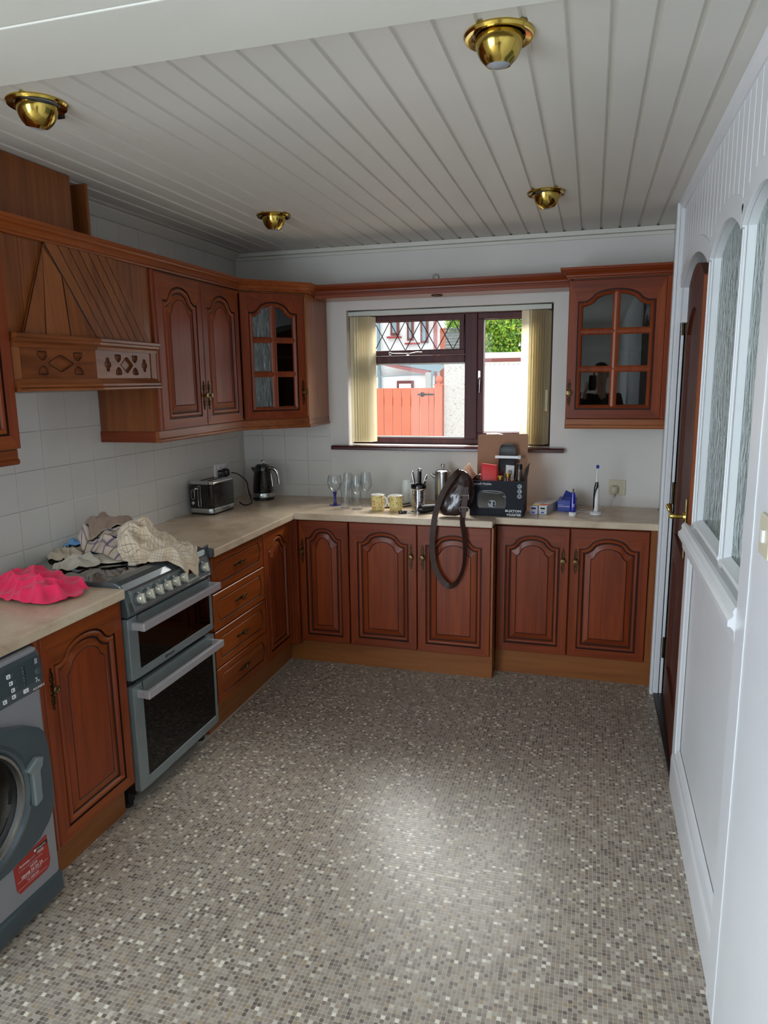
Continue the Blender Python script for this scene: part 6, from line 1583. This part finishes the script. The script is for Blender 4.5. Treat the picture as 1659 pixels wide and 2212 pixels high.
for s, sx in (('l', -1), ('r', 1)):
    B.update({s+'sh': (px+sx*.185, py, 1.43, .058), s+'el': (px+sx*.205, py+.10, 1.17, .045), s+'wr': (2.2138+sx*.075, -4.385, 1.50, .030), s+'hip': (px+sx*.09, py, .90, .088), s+'kn': (px+sx*.10, py+.02, .50, .060), s+'an': (px+sx*.105, py-.02, .09, .042), s+'toe': (px+sx*.12, py+.15, .04, .036)})
    E_ += [('chest', s+'sh'), (s+'sh', s+'el'), (s+'el', s+'wr'), ('pel', s+'hip'), (s+'hip', s+'kn'), (s+'kn', s+'an'), (s+'an', s+'toe')]
skin('body', B, E_, 'skin', pp, 'pel')
J = {k: (v[0], v[1], v[2], v[3]+.014, (v[4] if len(v) > 4 else v[3])+.014) for k, v in B.items() if k in ('pel', 'bel', 'chest', 'nb', 'lsh', 'rsh', 'lel', 'rel')}
for s, sx in (('l', -1), ('r', 1)): a, b_ = B[s+'el'], B[s+'wr']; J[s+'cf'] = (a[0]+(b_[0]-a[0])*.86, a[1]+(b_[1]-a[1])*.86, a[2]+(b_[2]-a[2])*.86, .043, .043)
skin('jumper', J, [('pel', 'bel'), ('bel', 'chest'), ('chest', 'nb'), ('chest', 'lsh'), ('chest', 'rsh'), ('lsh', 'lel'), ('rsh', 'rel'), ('lel', 'lcf'), ('rel', 'rcf')], 'dark_jumper', pp, 'pel')
T_ = {k: (v[0], v[1], v[2], v[3]+.013, (v[4] if len(v) > 4 else v[3])+.013) for k, v in B.items() if k in ('pel', 'lhip', 'rhip', 'lkn', 'rkn', 'lan', 'ran')}
skin('trousers', T_, [('pel', 'lhip'), ('pel', 'rhip'), ('lhip', 'lkn'), ('rhip', 'rkn'), ('lkn', 'lan'), ('rkn', 'ran')], 'dark_jeans', pp, 'pel')
L0 = Vector(pp.location)
for sx in (-1, 1):
    v, f = loft([[(px+sx*.115+a*w, py+.055+b*l, z) for a, b in rrect(1, 1, .3)] for w, l, z in ((.10, .29, 0), (.105, .295, .02), (.10, .28, .05), (.085, .17, .09))])
    v = [(a, b-(.06 if c > .08 else 0), c) for a, b, c in v]; obj('shoe', MB().add(v, f, 0, True), 'shoe', pp, True, sharp=80)
    # hand: palm beside the phone, four fingers behind its edge and a thumb in front
    hx = 2.2138+sx*.062; H_ = {'w': (2.2138+sx*.075, -4.385, 1.50, .024), 'p': (hx, -4.365, 1.545, .026, .014), 'k': (hx, -4.35, 1.585, .024, .012)}
    Eh = [('w', 'p'), ('p', 'k')]
    for i, ln in enumerate((.9, 1.0, .95, .78)):
        z = 1.60-i*.021; H_.update({f'a{i}': (hx+sx*.004, -4.345, z, .0095), f'b{i}': (hx-sx*.004*ln, -4.308, z+.006, .0088), f'c{i}': (hx-sx*.024*ln, -4.300-.0, z+.008, .0078)}) if i else H_.update({f'a{i}': (hx+sx*.004, -4.347, z-.004, .0095), f'b{i}': (hx+sx*.002, -4.318, z+.002, .0088), f'c{i}': (hx-sx*.010, -4.310, z+.004, .0078)})
        Eh += [('p' if i > 1 else 'k', f'a{i}'), (f'a{i}', f'b{i}'), (f'b{i}', f'c{i}')]
    H_.update({'t0': (hx-sx*.012, -4.362, 1.555, .0115), 't1': (hx-sx*.022, -4.350, 1.580, .0105), 't2': (hx-sx*.026, -4.342, 1.602, .009)}); Eh += [('p', 't0'), ('t0', 't1'), ('t1', 't2')]
    skin('hand', H_, Eh, 'skin', pp, 'w', 1)
hr = MB()
for i in range(9): pass
ha = []
for zc, r_, dy in ((1.655, .090, -.018), (1.70, .094, -.006), (1.745, .090, .0), (1.785, .070, .004), (1.806, .040, .004), (1.812, .010, .004)):
    ha.append([(px+r_*.88*math.cos(a)*(1+.06*noise.noise((a*3, zc*30, 1))), py+.012+dy+r_*math.sin(a)*(1 if math.sin(a) < 0 or zc > 1.73 else .45), zc+.010*noise.noise((a*4, zc*9, 5))) for a in [2*PI*k/28 for k in range(28)]])
v, f = loft(ha); obj('hair', MB().add(v, f, 0, True), 'dark_hair', pp, True, sharp=180)
fy = py+.02+.088
for sx in (-1, 1):
    e = obj('eye', MB().sphere((px+sx*.031, fy-.014, 1.685), .0125), 'white_plastic', pp, True); obj('iris', MB().sphere((px+sx*.031, fy-.004, 1.685), .0055), 'black_plastic', e, True)
    obj('ear', MB().sphere((px+sx*.078, py+.01, 1.675), .030, sc=(.35, .7, 1)), 'skin', pp, True)
    obj('eyebrow', MB().tube([(px+sx*.015, fy-.003, 1.706), (px+sx*.045, fy-.010, 1.707)], .004, 6), 'dark_hair', pp, True)
obj('nose', MB().tube([(px, fy-.008, 1.69), (px, fy+.006, 1.665), (px, fy+.012, 1.650), (px, fy-.004, 1.643)], [.007, .009, .013, .009], 10), 'skin', pp, True)
obj('mouth', MB().tube([(px-.024, fy-.014, 1.618), (px, fy-.003, 1.616), (px+.024, fy-.014, 1.618)], [.003, .006, .003], 8), 'pink_lid', pp, True)
ph = thing('phone', 'black phone held up by the photographer, mirrored in the glazed cabinet', 'phone', (2.2138, -4.326, 1.595))
v, f = loft([[(a, y, b) for a, b in rrect(.076*s_, .158*s_, .010)] for s_, y in ((.97, .004), (1, .0025), (1, -.0025), (.97, -.004))]); obj('case', MB().add(v, f, 0, True), 'black_gloss', ph, sharp=60)
obj('lens_bump', MB().lathe([(.016, 0), (.0155, .002), (.0001, .002)], 20, 0, (0, .004, .058), T=Matrix.Rotation(-PI/2, 4, 'X')), 'black_plastic', ph)
